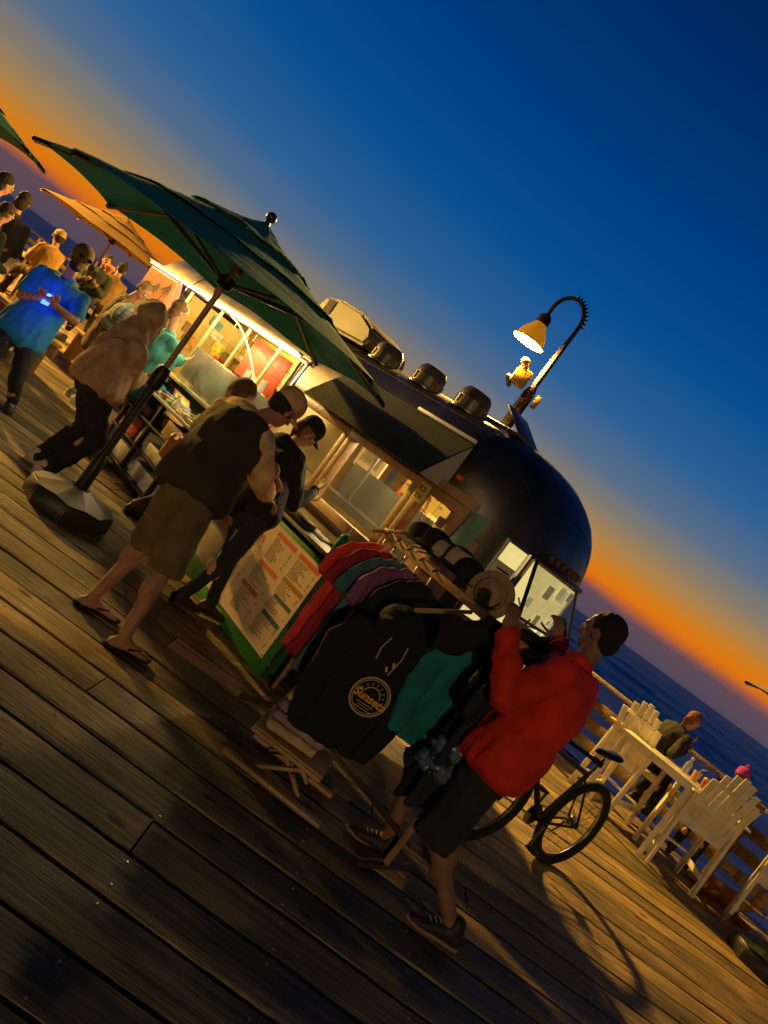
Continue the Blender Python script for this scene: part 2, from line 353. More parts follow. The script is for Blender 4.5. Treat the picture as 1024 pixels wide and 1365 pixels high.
for t in (2.9, 3.7):
    B().lathe([(.2, -.1), (.33, -.09), (.35, 0), (.33, .09), (.2, .1)], (t, -.22, .35), 28, M.Rotation(rad(90), 3, 'X')).build('wheel', mat('tyre_rubber', (.02, .02, .02), .85), tr)
# interior
yel = mat('warm_interior_panel', (.72, .50, .12), .6, ns=3, amt=.3)
b_ = B(); b_.box((3.0, -1.40, 1.25), (6.4, .04, 1.7)); b_.build('back_wall', yel, tr)
B().box((3.0, -1.0, .52), (6.4, 1.9, .04)).build('interior_floor', mat('vinyl_floor', (.15, .13, .1), .5), tr)
B().box((2.22, -.75, 1.25), (.04, 1.2, 1.5)).build('partition', mat('partition_yellow', (.50, .38, .13), .5, ns=2), tr)
B().box((5.75, -.75, 1.25), (.04, 1.2, 1.5)).build('partition', MATS['partition_yellow'], tr)
for z in (1.32, 1.66):
    B().box((4.0, -1.22, z), (3.2, .28, .025)).build('shelf', mat('shelf_cream', (.6, .52, .3), .5), tr)
B().box((1.0, -1.2, 1.5), (1.9, .3, .025)).build('shelf', MATS['shelf_cream'], tr)
B().box((1.0, -1.1, .95), (1.9, .5, .05)).build('prep_bench', mat('steel_bench', (.35, .35, .34), .35, .9), tr)
random.seed(31)
CC = [(.6, .1, .03), (.7, .55, .08), (.65, .6, .45), (.1, .25, .3), (.5, .25, .05), (.25, .12, .05), (.75, .4, .05), (.15, .3, .1)]
for k in range(34):
    t = 2.45+3.2*((k*.381966) % 1); z = 1.42+.62*((k*.7548) % 1); w_ = random.uniform(.10, .26); h_ = random.uniform(.07, .2); ci = random.randrange(8)
    B().box((t, -1.372+.0015*(k % 12), z), (w_, .006, h_), M.Rotation(random.uniform(-.06, .06), 3, 'Y')).build('wall_card', mat('wall_card_%s' % 'abcdefgh'[ci], CC[ci], .6, ns=14, amt=.45), tr)
for k in range(14):
    w_ = -.2-1.0*((k*.618) % 1); z = 1.45+.55*((k*.7548) % 1); ci = (k*3) % 8
    B().box((5.722-.0015*k, w_, z), (.006, random.uniform(.08, .2), random.uniform(.08, .2))).build('wall_card', mat('wall_card_%s' % 'abcdefgh'[ci], CC[ci], .6, ns=14, amt=.45), tr)
for k in range(9):
    t = .0+1.9*((k*.618) % 1); z = 1.25+.4*((k*.7548) % 1); ci = (k*5) % 8
    B().box((t, -1.372+.0015*k, z), (.16, .006, .12)).build('wall_card', mat('wall_card_%s' % 'abcdefgh'[ci], CC[ci], .6, ns=14, amt=.45), tr)
B().box((1.45, -1.1, 1.88), (1.0, .5, .22), bev=.02).build('range_hood', MATS['steel_bench'], tr)
for k in range(5): B().beam((2.5+.55*k, -.5, 2.09), (2.5+.55*k, -.5, 1.93), .008, .008).build('ceiling_hook', MATS['steel_bench'], tr)
# framed service windows
br = mat('brown_frame_timber', (.46, .27, .12), .5, ns=5, amt=.3, bump=30, bs=.2)
def hframe(t0, t1, z0, z1, name='window_frame', wd=.09, w=.06, m=br):
    b = B(); b.box(((t0+t1)/2, w, z0+wd/2), (t1-t0, .09, wd), bev=.005); b.box(((t0+t1)/2, w, z1-wd/2), (t1-t0, .09, wd), bev=.005)
    b.box((t0+wd/2, w, (z0+z1)/2), (wd, .088, z1-z0-2*wd), bev=.005); b.box((t1-wd/2, w, (z0+z1)/2), (wd, .088, z1-z0-2*wd), bev=.005)
    return b.build(name, m, tr)
glass = mat('window_acrylic', (.30, .34, .34), .06, alpha=.14)
wins = [(-.52, -.02, 1.06, 1.76), (-.018, .98, 1.06, 1.76), (.982, 2.02, 1.06, 1.76)]
for t0, t1, z0, z1 in wins:
    f = hframe(t0, t1, z0, z1, wd=.075)
    B().box(((t0+t1)/2, .05, (z0+z1)/2), (t1-t0-.155, .006, z1-z0-.155)).build('pane', glass, f)
B().box((-.42, -.10, 1.30), (.22, .30, .62), bev=.01).build('window_reveal', br, tr)
# green shade over the service windows, with cloth side pieces
gr = bpy.data.materials.new('ribbed_green_shade'); gr.use_nodes = True; nt = gr.node_tree
bb = nt.nodes['Principled BSDF']; bb.inputs['Roughness'].default_value = .6
wv = nt.nodes.new('ShaderNodeTexWave'); wv.bands_direction = 'Z'; wv.inputs['Scale'].default_value = 17; tcc = nt.nodes.new('ShaderNodeTexCoord'); nt.links.new(tcc.outputs['Object'], wv.inputs['Vector'])
rr_ = nt.nodes.new('ShaderNodeValToRGB'); rr_.color_ramp.elements[0].color = (.004, .014, .005, 1); rr_.color_ramp.elements[1].color = (.010, .034, .011, 1); nt.links.new(wv.outputs['Fac'], rr_.inputs[0]); nt.links.new(rr_.outputs[0], bb.inputs['Base Color'])
bu = nt.nodes.new('ShaderNodeBump'); bu.inputs['Distance'].default_value = .01; nt.links.new(wv.outputs['Fac'], bu.inputs['Height']); nt.links.new(bu.outputs[0], bb.inputs['Normal'])
t0, t1 = -.16, 1.53
g = [[V((t, .02+(.31)*k, 2.17-.40*k+.015*math.sin(k*3.14))) for t in [t0+(t1-t0)*q/12 for q in range(13)]] for k in [i/8 for i in range(9)]]
b_ = B(); b_.sheet(g, .012, smooth=False); b_.build('green_shade', gr, tr)
for t, nm in ((t0+.004, 0), (t1-.004, 1)):
    b_ = B(); b_.prism([(.02, 2.155), (.32, 1.765), (.02, 1.77)], (t, 0, 0), (0, 1, 0), (0, 0, 1), .005)
    b_.build('shade_side', mat('pale_canvas', (.42, .40, .30), .8, ns=3, amt=.2) if nm == 0 else mat('pale_teal_canvas', (.45, .58, .52), .8), tr)
B().beam((t0, .03, 2.19), (.55, .03, 2.19), .03, .03, bev=.005).build('shade_rail', mat('white_enamel', (.7, .7, .65), .4), tr)
# wooden head beam
B().beam((-.53, .04, 1.80), (2.05, .04, 1.80), .1, .075, bev=.006).build('head_beam', br, tr)
# LED strip over the openings
led = mat('led_tube', (1, 1, 1), .4, emit=(1, .80, .70), es=3)
B().box((4.47, .03, 2.03), (4.2, .03, .022)).build('led_strip', led, tr)
B().box((4.47, .032, 2.055), (4.24, .06, .02), bev=.004).build('led_housing', mat('led_housing_grey', (.4, .4, .38), .4, .6), tr)
# merchandise opening: frame posts and grey lower guard
fy = mat('yellow_lit_trim', (.55, .45, .2), .45)
for t in (2.33, 2.75, 3.45, 4.18, 5.08):
    B().box((t, .0, 1.53), (.03, .03, .93), bev=.004).build('opening_post', fy, tr)
B().box((3.2, .02, 1.3), (1.9, .02, .42), bev=.004).build('counter_guard', mat('grey_guard_glass', (.20, .21, .19), .18, ns=2, amt=.3, alpha=.86), tr)
B().box((3.7, .03, 1.07), (2.8, .12, .04), bev=.005).build('opening_sill', fy, tr)
# counter along the side
cm = mat('counter_laminate', (.33, .29, .19), .45, ns=4, amt=.2)
B().box((.62, .30, .925), (1.95, .52, .03), bev=.006).build('counter_top', cm, tr)
B().box((.66, .50, .975), (.86, .13, .07), bev=.02).build('drink_rail', mat('black_rubber', (.015, .015, .015), .6), tr)
for t in (-.3, 1.5): B().box((t, .30, .45), (.05, .42, .9), bev=.004).build('counter_support', mat('green_paint', (.035, .11, .045), .55, ns=4), tr)
# front-end windows on the rounded end
def endpt(k, ph, off=0):
    """point on the rounded end: k 0..1 towards the tip, ph along the profile index (float)"""
    sec = capsec(k); i = int(ph); f_ = ph-i; a_, c_ = sec[i], sec[min(i+1, len(sec)-1)]
    return V((.3-.95*k, a_[0]*(1-f_)+c_[0]*f_, a_[1]*(1-f_)+c_[1]*f_))
lit = mat('lit_cream_interior', (.6, .55, .3), .5, ns=7, amt=.5, emit=(1, .82, .30), es=.75)  # light of the interior is put into the pane as its own glow
def ends(u_, z, off=0):
    "horizontal section of the rounded end at height z, u_ = angle parameter from the near side"
    k = math.sin(u_); s = (1-k**2.2)**(1/2.2) if k < 1 else 0
    side = 1 if u_ <= math.pi/2 else -1
    if u_ > math.pi/2: s = -((1-min(1, k)**2.2)**(1/2.2))
    t = .3-.95*k; w = -hw+hw*s
    nn = V((-k, s, 0)).normalized(); return V((t, w, z))+nn*off
def endwin(u0, u1, z0, z1, name='end_window', m=None, tilt=0, rim=.03):
    N = 12
    # frame: tube round the outline, pane: curved sheet
    out = [ends(u0+(u1-u0)*i/N, z0, .03) for i in range(N+1)]+[ends(u1, z0+(z1-z0)*i/6, .03) for i in range(1, 7)]+[ends(u1-(u1-u0)*i/N, z1, .03) for i in range(1, N+1)]+[ends(u0, z1-(z1-z0)*i/6, .03) for i in range(1, 6)]
    out.append(out[0].copy())
    fr = B(); fr.loft(out, .018, seg=6); fo = fr.build(name, mat('window_trim_metal', (.35, .33, .28), .3, .9), tr)
    g = [[ends(u0+(u1-u0)*i/N, z0+(z1-z0)*j/6, .02) for i in range(N+1)] for j in range(7)]
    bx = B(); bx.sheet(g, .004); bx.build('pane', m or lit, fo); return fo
b_ = B(); b_.sph(ends(.47, 1.92, .02), (.035, .035, .022), M.Rotation(rad(0), 3, 'X')); b_.build('marker_light', mat('amber_lens', (.4, .05, .02), .25, coat=.5, emit=(.9, .12, .03), es=.05), tr)
# roof fittings
rf = mat('roof_fitting_brown', (.16, .12, .07), .35, .5, ns=5)
def vent(t, w, z):
    b = B(); b.lathe([(.17, 0), (.17, .02), (.15, .03), (.145, .12), (.15, .125), (.14, .18), (.11, .215), (0, .225)], (t, w, z), 20)
    o = b.build('roof_vent', rf, tr)
    for k in range(10):
        a = k*math.pi/5; s_ = B(); s_.box((t+.15*math.cos(a), w+.15*math.sin(a), z+.075), (.012, .03, .08), M.Rotation(a, 3, 'Z')); s_.build('louvre', mat('louvre_cream', (.26, .2, .09), .5), o)
vent(1.92, -.50, 2.42); vent(1.24, -.50, 2.42); vent(.62, -.50, 2.42)
bac = B(); poly = [(-.62, 0), (.42, 0), (.47, .10), (.40, .2), (.12, .30), (-.35, .33), (-.6, .29), (-.68, .12)]
bac.prism(poly, (2.72, -.75, 2.50), (-1, 0, 0), (0, 0, 1), .62)
bmesh.ops.bevel(bac.bm, geom=bac.bm.edges[:], offset=.035, segments=3, affect='EDGES')
ac = bac.build('air_conditioner', mat('ac_beige', (.17, .12, .045), .5, ns=3, amt=.15), tr)
gl = B()
for k in range(8): gl.box((3.22-.018*k, -.432, 2.70-.0*k), (.008, .008, .16))
gl.build('grille', mat('grille_dark', (.05, .04, .03), .6), ac)
hb = B(); hb.box((.3, -.85, 2.50), (.46, .5, .03), bev=.006); hb.build('roof_hatch', rf, tr)
hl = B(); hl.box((.26, -.80, 2.60), (.36, .34, .014), M.Rotation(rad(-32), 3, 'Y'), .005); hl.build('hatch_lid', rf, tr)
# windows of the rounded end
w1 = endwin(1.04, 1.25, 1.10, 1.77)
pw = mat('white_notice_paper', (.6, .58, .48), .7); ink = mat('dark_ink', (.02, .02, .02), .7)
pp = B(); pp.sheet([[ends(1.06+(1.23-1.06)*i/4, 1.27+(.33)*j/3, .030) for i in range(5)] for j in range(4)], .002); po = pp.build('notice', pw, w1)
tx = B()
for z, a_, b__, h in ((1.54, 1.09, 1.20, .014), (1.50, 1.085, 1.205, .008), (1.47, 1.09, 1.2, .008), (1.40, 1.10, 1.18, .022)):
    tx.sheet([[ends(a_+(b__-a_)*i/4, z+h*j, .0345) for i in range(5)] for j in (0, 1)], .001)
tx.build('notice_print', ink, po)
w2 = endwin(1.29, 1.98, 1.10, 1.76, name='open_end_window')
random.seed(3)
for k in range(16):
    u_ = random.uniform(1.33, 1.9); z = random.uniform(1.14, 1.66); du = random.uniform(.03, .1); dz = random.uniform(.03, .12)
    it = B(); it.sheet([[ends(u_+du*i/3, z+dz*j, .026+.001*k) for i in range(4)] for j in (0, 1)], .001); it.build('taped_paper', mat('taped_paper_'+'abc'[k % 3], [(.62, .60, .38), (.7, .66, .5), (.4, .36, .2)][k % 3], .7, ns=8, emit=(1, .85, .4), es=(.35, .5, .15)[k % 3]), w2)  # papers carry the window light as a faint glow of their own
top = [ends(1.27+(2.0-1.27)*i/8, 1.78, .04) for i in range(9)]
hn = B(); hn.tube(top, .022); hn.build('hinge_rail', mat('dark_brown_metal', (.05, .03, .02), .4, .5), tr)
kb = B()
for i in range(6): kb.sph(ends(1.42+.07*i, 1.845, .03), (.028, .028, .036))
kb.build('rail_knobs', mat('knob_brown', (.12, .05, .03), .5), tr)  # row of brown knobs above the hinge rail
# propped sash: a thin frame swung out from the hinge rail
def swing(u_, d): return ends(u_, 1.76-d*.83, .04+d*.42)
sash = B(); o_ = [swing(1.32, 0), swing(1.32, .5), swing(1.9, .5), swing(1.9, 0)]
for a_, c_ in zip(o_, o_[1:]): sash.beam(a_, c_, .022, .022)
so = sash.build('propped_sash', MATS['dark_brown_metal'], tr)
sg = B(); sg.sheet([[swing(1.33+.55*i/6, .01+.48*j) for i in range(7)] for j in (0, 1)], .004); sg.build('pane', mat('sash_glass', (.35, .36, .25), .1, alpha=.25), so)
B().beam(ends(1.6, 1.30, .02), swing(1.6, .48), .012, .012).beam(ends(1.4, 1.45, .02), swing(1.33, .45), .012, .012).build('sash_stay', MATS['dark_brown_metal'], so)
# lights the trailer has: LED strip over the openings and lamps inside
def area(name, loc, sx, sy, e, col, direc, parent=None):
    L = bpy.data.lights.new(name, 'AREA'); L.shape = 'RECTANGLE'; L.size = sx; L.size_y = sy; L.energy = e; L.color = col
    o = bpy.data.objects.new(name, L); COL.objects.link(o); d = V(direc).normalized(); o.rotation_euler = d.to_track_quat('-Z', 'Y').to_euler(); o.location = V(loc)
    return o
def rl(name, t, w, z, e, col, r=.08):
    L = bpy.data.lights.new(name, 'POINT'); L.energy = e; L.color = col; L.shadow_soft_size = r
    o = bpy.data.objects.new(name, L); COL.objects.link(o); o.location = TW(t, w, z); return o
for t in (2.9, 3.9, 4.6): rl('interior_lamp', t, -.9, 2.15, 34, (1, .64, .17))
rl('interior_lamp', 1.4, -1.0, 2.1, 150, (1, .76, .36)); rl('interior_lamp', .4, -1.0, 2.1, 150, (1, .74, .38))
for i in range(4):
    rl('led_lamp', 2.7+.7*i, .26, 1.93, 18, (1, .78, .36), .05)
# bulb fittings inside, where those lamps hang
bm_ = mat('bulb_glow', (1, 1, 1), .4, emit=(1, .75, .35), es=14)
for t in (2.9, 3.9, 4.7, 1.4, .4):
    b = B(); b.sph((t, -.9 if t > 2 else -1.0, 2.24), .04); b.build('ceiling_bulb', bm_, tr)
# ------------------------------------------------------------ street lamp
def street_lamp(loc, rz, label, energy, col=(1, .56, .10), sc=1.0):
    r = root('street_lamp', loc, rz, label, 'street lamp', 'tall gooseneck lamps on the pier')
    dk = mat('lamp_post_brown', (.028, .015, .004), .5, .2, ns=8)
    B().lathe([(.16, 0), (.16, .05), (.1, .12), (.085, .3), (.075, 3.42), (.045, 3.52)], (0, 0, 0), 20).build('post', dk, r)
    pts = [V((0, 0, 3.45)), V((0, 0, 4.0)), V((.01, 0, 4.25))]
    for k in range(13):
        a = math.pi*k/12; pts.append(V((-.19+.2*math.cos(a), 0, 4.42+.26*math.sin(a))))
    pts.append(V((-.385, 0, 4.30))); B().tube(pts, [.042, .036]+[.026]*15).build('gooseneck', dk, r)
    spk = B()
    for k in range(10):
        a = math.pi*(.02+.055*k); c_ = V((-.19+.2*math.cos(a), 0, 4.42+.26*math.sin(a))); d = V((math.cos(a), 0, math.sin(a)))
        spk.lathe([(.018, 0), (.002, .05)], c_+d*.02, 6, d.to_track_quat('Z', 'Y').to_matrix())
    spk.build('scroll_spikes', dk, r)
    sh = B(); prof = [(.075, .27), (.08, .26), (.12, .2), (.17, .12), (.18, .06), (.215, 0), (.205, .0), (.185, .06), (.16, .12), (.11, .19), (.06, .24)]
    seg = 28; vs = []; fs = []
    for q, z in prof:
        for k in range(seg): vs.append((-.385+q*math.cos(2*math.pi*k/seg), q*math.sin(2*math.pi*k/seg), 3.92+z))
    for i in range(len(prof)-1):
        for k in range(seg): fs.append((i*seg+k, i*seg+(k+1) % seg, (i+1)*seg+(k+1) % seg, (i+1)*seg+k))
    sh.add(vs, fs, True); sh.build('lamp_shade', mat('lamp_shade_amber', (.35, .13, .0012), .6, 0, emit=(1, .40, .01), es=.30), r)
    B().lathe([(.03, .41), (.06, .39), (.08, .36), (.085, .27), (.06, .262)], (-.385, 0, 3.92), 20).build('shade_neck', dk, r)
    bl = B(); bl.sph((-.385, 0, 3.985), (.09, .09, .085)); bo = bl.build('bulb', mat('sodium_bulb', (1, .8, .4), .4, emit=(1, .42, .05), es=3.4), r)
    L = bpy.data.lights.new('lamp_light', 'POINT'); L.energy = energy; L.color = col; L.shadow_soft_size = .20
    lo = bpy.data.objects.new('lamp_light', L); COL.objects.link(lo); lo.parent = r; lo.location = (-.385, 0, 3.85)
    cb = mat('junction_cream', (.30, .19, .02), .5, ns=6)
    B().box((-.2, -.02, 3.52), (.2, .16, .22), bev=.015).build('junction_box', cb, r)
    B().sph((-.27, -.06, 3.70), (.06, .06, .05)).cap((-.2, -.03, 3.63), (-.25, -.05, 3.69), .03, .03).build('camera_dome', cb, r)
    B().cap((-.33, -.04, 3.44), (-.27, -.04, 3.36), .035, .03).build('flood_lamp', mat('flood_black', (.03, .02, .015), .4), r)
    B().box((.13, -.01, 3.38), (.07, .1, .16), bev=.01).build('sensor_box', cb, r)
    if sc != 1:
        for o_ in [k for k in bpy.data.objects if k.parent == r]:
            if o_.type == 'MESH': o_.data.transform(M.Scale(sc, 4))
            o_.location = o_.location*sc+V((0, 0, -.434))
    return r
street_lamp((.73, 12.0, 0), 0, 'tall brown gooseneck street lamp glowing amber behind the trailer', 5200, sc=1.263)
street_lamp((-10.6, 12.2, 0), 0, 'assumed gooseneck street lamp, unseen, at the left of the pier past the crowd', 10500)  # unseen lamp, assumed from the lit deck, added to light the left side
street_lamp((2, -26, 0), rad(90), 'added fill lamp behind the viewer, shaped as a gooseneck street lamp', 9500, (1, .70, .34))  # unseen lamp added behind the viewer to brighten the foreground
# ------------------------------------------------------------ umbrellas
pole_w = mat('umbrella_pole_wood', (.26, .15, .06), .45, ns=9, amt=.35, stretch=(1, 1, .2)); blackm = mat('black_metal', (.018, .015, .013), .45, .4)
def umbrella(loc, rz, col, label, base=True, hub_z=2.05):
    r = root('market_umbrella', loc, 0, label, 'umbrella', 'market umbrellas on the pier')
    cm_ = bpy.data.materials.new('canopy_fabric'); cm_.use_nodes = True; nt = cm_.node_tree; b = nt.nodes['Principled BSDF']; b.inputs['Roughness'].default_value = .85
    t_ = nt.nodes.new('ShaderNodeTexNoise'); t_.inputs['Scale'].default_value = 2.2; t_.inputs['Detail'].default_value = 4
    r_ = nt.nodes.new('ShaderNodeValToRGB'); r_.color_ramp.elements[0].color = (*[c*.75 for c in col], 1); r_.color_ramp.elements[1].color = (*[c*1.2 for c in col], 1)
    t2_ = nt.nodes.new('ShaderNodeTexNoise'); t2_.inputs['Scale'].default_value = 5; t2_.inputs['Detail'].default_value = 6; bu_ = nt.nodes.new('ShaderNodeBump'); bu_.inputs['Distance'].default_value = .05; bu_.inputs['Strength'].default_value = .5; nt.links.new(t2_.outputs['Fac'], bu_.inputs['Height']); nt.links.new(bu_.outputs[0], b.inputs['Normal'])
    nt.links.new(t_.outputs['Fac'], r_.inputs[0]); nt.links.new(r_.outputs[0], b.inputs['Base Color'])
    tl = nt.nodes.new('ShaderNodeBsdfTranslucent'); nt.links.new(r_.outputs[0], tl.inputs['Color']); ms = nt.nodes.new('ShaderNodeMixShader'); ms.inputs[0].default_value = .22
    nt.links.new(b.outputs[0], ms.inputs[1]); nt.links.new(tl.outputs[0], ms.inputs[2]); nt.links.new(ms.outputs[0], nt.nodes['Material Output'].inputs[0])
    A = [rz+k*math.pi/4 for k in range(8)]
    def tier(r0, z0, r1, z1, sag, name, par, M_=10):
        g = []
        for i in range(7):
            f = i/6; R_ = r1+(r0-r1)*f; Z = z1+(z0-z1)*f
            row = []
            for k in range(8*M_+1):
                a = rz+k*2*math.pi/(8*M_); ph = (k % M_)/M_; q = 4*ph*(1-ph)
                oct_ = math.cos(math.pi/8)/math.cos((ph-.5)*math.pi/4)
                rr = R_*(oct_*(1)-.0)-.045*R_*q*f
                row.append(V((rr*math.cos(a), rr*math.sin(a), Z-sag*math.sin(math.pi*f)+.022*q*(.2+.8*f)+.012*noise.noise(V((a*3, f*4, R_*5))))))
            g.append(row)
        b = B(); b.sheet(g, .003); return b.build(name, cm_, par)
    cn = tier(1.5, 2.055, .70, 2.285, -.0, 'canopy', r)
    tier(.95, 2.235, .42, 2.395, .012, 'canopy_tier', cn); tier(.52, 2.385, .02, 2.555, .02, 'canopy_tier', cn)
    for k in range(8):   # pocket ends
        c_, s_ = math.cos(A[k]), math.sin(A[k])
        B().cap((1.49*c_, 1.49*s_, 2.035), (1.40*c_, 1.40*s_, 2.06), .015, .014, 8).build('rib_pocket', blackm, cn)
    for k in range(8):
        c_, s_ = math.cos(A[k]), math.sin(A[k])
        rb = B(); rb.beam((.05*c_, .05*s_, 2.50), (1.48*c_, 1.48*s_, 2.022), .022, .016); ro = rb.build('rib', pole_w, r)
        st = B(); st.beam((.04*c_, .04*s_, hub_z), (.80*c_, .80*s_, 2.235), .02, .02); st.build('strut', mat('strut_dark_wood', (.07, .045, .025), .5), ro)
    B().lathe([(.03, -.05), (.06, -.045), (.062, .03), (.03, .05)], (0, 0, hub_z), 16).build('runner_hub', blackm, r)
    B().lathe([(.023, 1.15), (.023, 2.53)], (0, 0, 0), 16).build('pole', pole_w, r)
    B().sph((0, 0, 2.615), .042).lathe([(.03, 2.54), (.02, 2.58), (.03, 2.59)], (0, 0, 0), 12).build('finial', mat('finial_dark', (.04, .02, .012), .35), r)
    if base:
        lp = B(); lp.lathe([(.032, .18), (.032, 1.2)], (0, 0, 0), 16); lp.build('pole_sleeve', blackm, r)
        B().lathe([(.05, 1.12), (.055, 1.14), (.055, 1.26), (.04, 1.3)], (0, 0, 0), 14).build('clamp_collar', blackm, r); B().lathe([(.045, .2), (.05, .22), (.045, .50), (.035, .52)], (0, 0, 0), 14).build('clamp_collar', blackm, r)
        B().cap((.04, 0, 1.2), (.10, 0, 1.2), .012, .022, 8).build('clamp_knob', blackm, r)
        seg = 8; a0 = rz
        def ring(R_, z, jit=0): return [V((R_*math.cos(a0+k*math.pi/4), R_*math.sin(a0+k*math.pi/4), z)) for k in range(seg)]
        bb = B(); rs = [ring(.33, .0), ring(.335, .03), ring(.33, .12), ring(.315, .14)]; vs = [p for q in rs for p in q]
        bb.add(vs, [(i*8+k, i*8+(k+1) % 8, (i+1)*8+(k+1) % 8, (i+1)*8+k) for i in range(3) for k in range(8)]+[tuple(range(8))[::-1], tuple(range(24, 32))])
        bo = bb.build('base_weight', mat('base_dark_plastic', (.022, .02, .018), .5), r)
        tp = B(); r2 = [ring(.325, .142), ring(.08, .215)]; vs = [p for q in r2 for p in q]
        for k in range(8):
            a, c2 = r2[0][k], r2[0][(k+1) % 8]; d_, e_ = r2[1][k], r2[1][(k+1) % 8]; m_ = (a+c2)/2+V((0, 0, .012)); n_ = (d_+e_)/2+V((0, 0, .012))
            tp.add([a, m_, n_, d_], [(0, 1, 2, 3)]); tp.add([m_, c2, e_, n_], [(0, 1, 2, 3)])
        tp.build('base_top', mat('base_grey_resin', (.22, .20, .16), .45, ns=5, amt=.2) if loc[0] < 0 else mat('base_green_resin', (.02, .045, .02), .5, ns=5), r)
    return r
umbrella((-1.9, 5.57, 0), rad(20), (.004, .24, .21), 'large green three-tier market umbrella standing in front of the trailer')
umbrella((-5.95, 6.9, 0), rad(0), (.008, .16, .12), 'green umbrella whose edge shows at the top left above the crowd')
umbrella((-7.0, 14.2, 0), rad(10), (.22, .12, .025), 'small mustard yellow umbrella far behind the crowd')
umbrella((5.15, 6.85, 0), rad(24), (.36, .30, .2), 'tan umbrella with a black base at the right edge beside a white chair')
# ------------------------------------------------------------ menu board
mb = root('menu_board', TW(.27, .56, 0), rad(135), 'green framed menu board leaning under the serving counter', 'menu board')
gp = mat('green_board_paint', (.05, .24, .06), .5, ns=3, amt=.3)
B().box((0, 0, .44), (1.15, .03, .88), bev=.004).build('backing_panel', gp, mb)
paper = mat('menu_paper', (.82, .62, .38), .7, ns=2.5, amt=.12)
po = B().box((.0, .019, .475), (1.03, .004, .74)).build('poster', paper, mb)
for x in (-.5, .5):
    for z in (.12, .83): B().lathe([(.006, 0), (.005, .004)], (x, .021, z), 8, M.Rotation(rad(-90), 3, 'X')).build('screw', ink, po)
oh = mat('menu_orange', (.70, .16, .02), .7); th_ = mat('menu_teal', (.06, .12, .11), .7); mt = mat('menu_mustard', (.45, .22, .03), .7)
def bar(x, z, w_, h, m, nm): return B().box((x, .0225, z), (w_, .0015, h)).build(nm, m, po)
# x runs towards the far end, so columns are mirrored
for nm, x, z, w_, h, m in [('header_bar', -.35, .80, .27, .035, oh), ('header_bar', -.02, .80, .27, .035, oh), ('header_bar', .33, .70, .24, .03, oh), ('header_bar', -.35, .60, .27, .035, mt), ('header_bar', -.02, .56, .26, .035, oh),
                        ('header_bar', .02, .36, .24, .035, mt), ('header_bar', -.36, .47, .24, .03, th_), ('header_bar', -.36, .33, .24, .035, th_)]: bar(x, z, w_, h, m, nm)
random.seed(5); tl_ = B()
for cx, spans in ((-.35, [(.765, .63), (.57, .49), (.445, .36), (.30, .16)]), (-.02, [(.765, .60), (.53, .39), (.33, .16)]), (.33, [(.68, .16)])):
    for za, zb in spans:
        z = za
        while z > zb:
            L_ = random.uniform(.10, .23); x = cx+.125-L_/2
            nw = int(L_/.028); xx = cx+.125
            for q in range(nw):
                ww = random.uniform(.012, .026); tl_.box((xx-ww/2, .0222, z), (ww, .001, .0055 if random.random() > .25 else .008)); xx -= ww+.006
            if random.random() > .5: tl_.box((cx-.12, .0222, z), (.018, .001, .006))
            z -= .0145
tl_.build('small_print', mat('menu_print_brown', (.16, .10, .05), .8), po)
# second panel further along
mb2 = root('menu_board', TW(1.30, .50, 0), rad(135), 'pale secondary menu panel with a green foot, beyond the leaning customer', 'menu board')
B().box((0, 0, .52), (.72, .03, .70), bev=.004).build('poster', mat('pale_menu', (.7, .62, .5), .7, ns=5, amt=.2), mb2)
B().box((0, 0, .09), (.74, .032, .16), bev=.004).build('backing_panel', gp, mb2)
for x, z in ((.15, .7), (-.15, .55)): B().box((x, .018, z), (.22, .002, .05)).build('header_bar', oh, mb2)
# ------------------------------------------------------------ things on the counter
def tloc(t, w, z): return TW(t, w, z)
gb = root('squeeze_bottle', tloc(-.05, .42, .942), rad(135), 'bright green bottle with a clear pump on the counter', 'bottle')
B().lathe([(.033, 0), (.038, .01), (.038, .13), (.03, .15), (.014, .165)], (0, 0, 0), 18).build('bottle_body', mat('green_gel', (.01, .5, .16), .2, emit=(.0, .5, .15), es=.0, coat=.5), gb)
B().lathe([(.012, .165), (.014, .18), (.006, .185), (.005, .225)], (0, 0, 0), 12).box((.012, 0, .228), (.045, .014, .01)).build('pump', mat('clear_plastic', (.6, .62, .55), .2), gb)
ch = root('card_holder', tloc(-.17, .40, .942), rad(135), 'small open box of striped cards on the counter right of the green bottle', 'card holder')
B().box((0, 0, .03), (.11, .09, .06), bev=.003).build('tray', mat('white_card', (.6, .58, .5), .6), ch)
for i, c_ in enumerate([(.6, .3, .04), (.55, .52, .42), (.2, .1, .05)]): B().box((-.03+.03*i, 0, .07), (.012, .075, .06)).build('card', mat('card_%s' % 'abc'[i], c_, .6), ch)
nb = root('counter_box', tloc(.95, .52, 1.012), rad(135), 'brown box with a printed label on the counter edge by the customers', 'box')
B().box((0, 0, .05), (.2, .10, .10), bev=.006).build('box_body', mat('brown_card', (.16, .08, .04), .6), nb); B().box((0, .0515, .05), (.13, .002, .055)).build('label', mat('red_label', (.35, .07, .03), .6), nb)
tb = root('tablet', tloc(.28, .30, .942), rad(135), 'cream flat tray lying on the counter', 'tray'); B().box((0, 0, .012), (.2, .15, .02), bev=.006).build('tray', MATS['white_card'], tb); B().box((0, 0, .0235), (.17, .12, .002)).build('insert', mat('tray_cream', (.45, .4, .25), .6), tb)
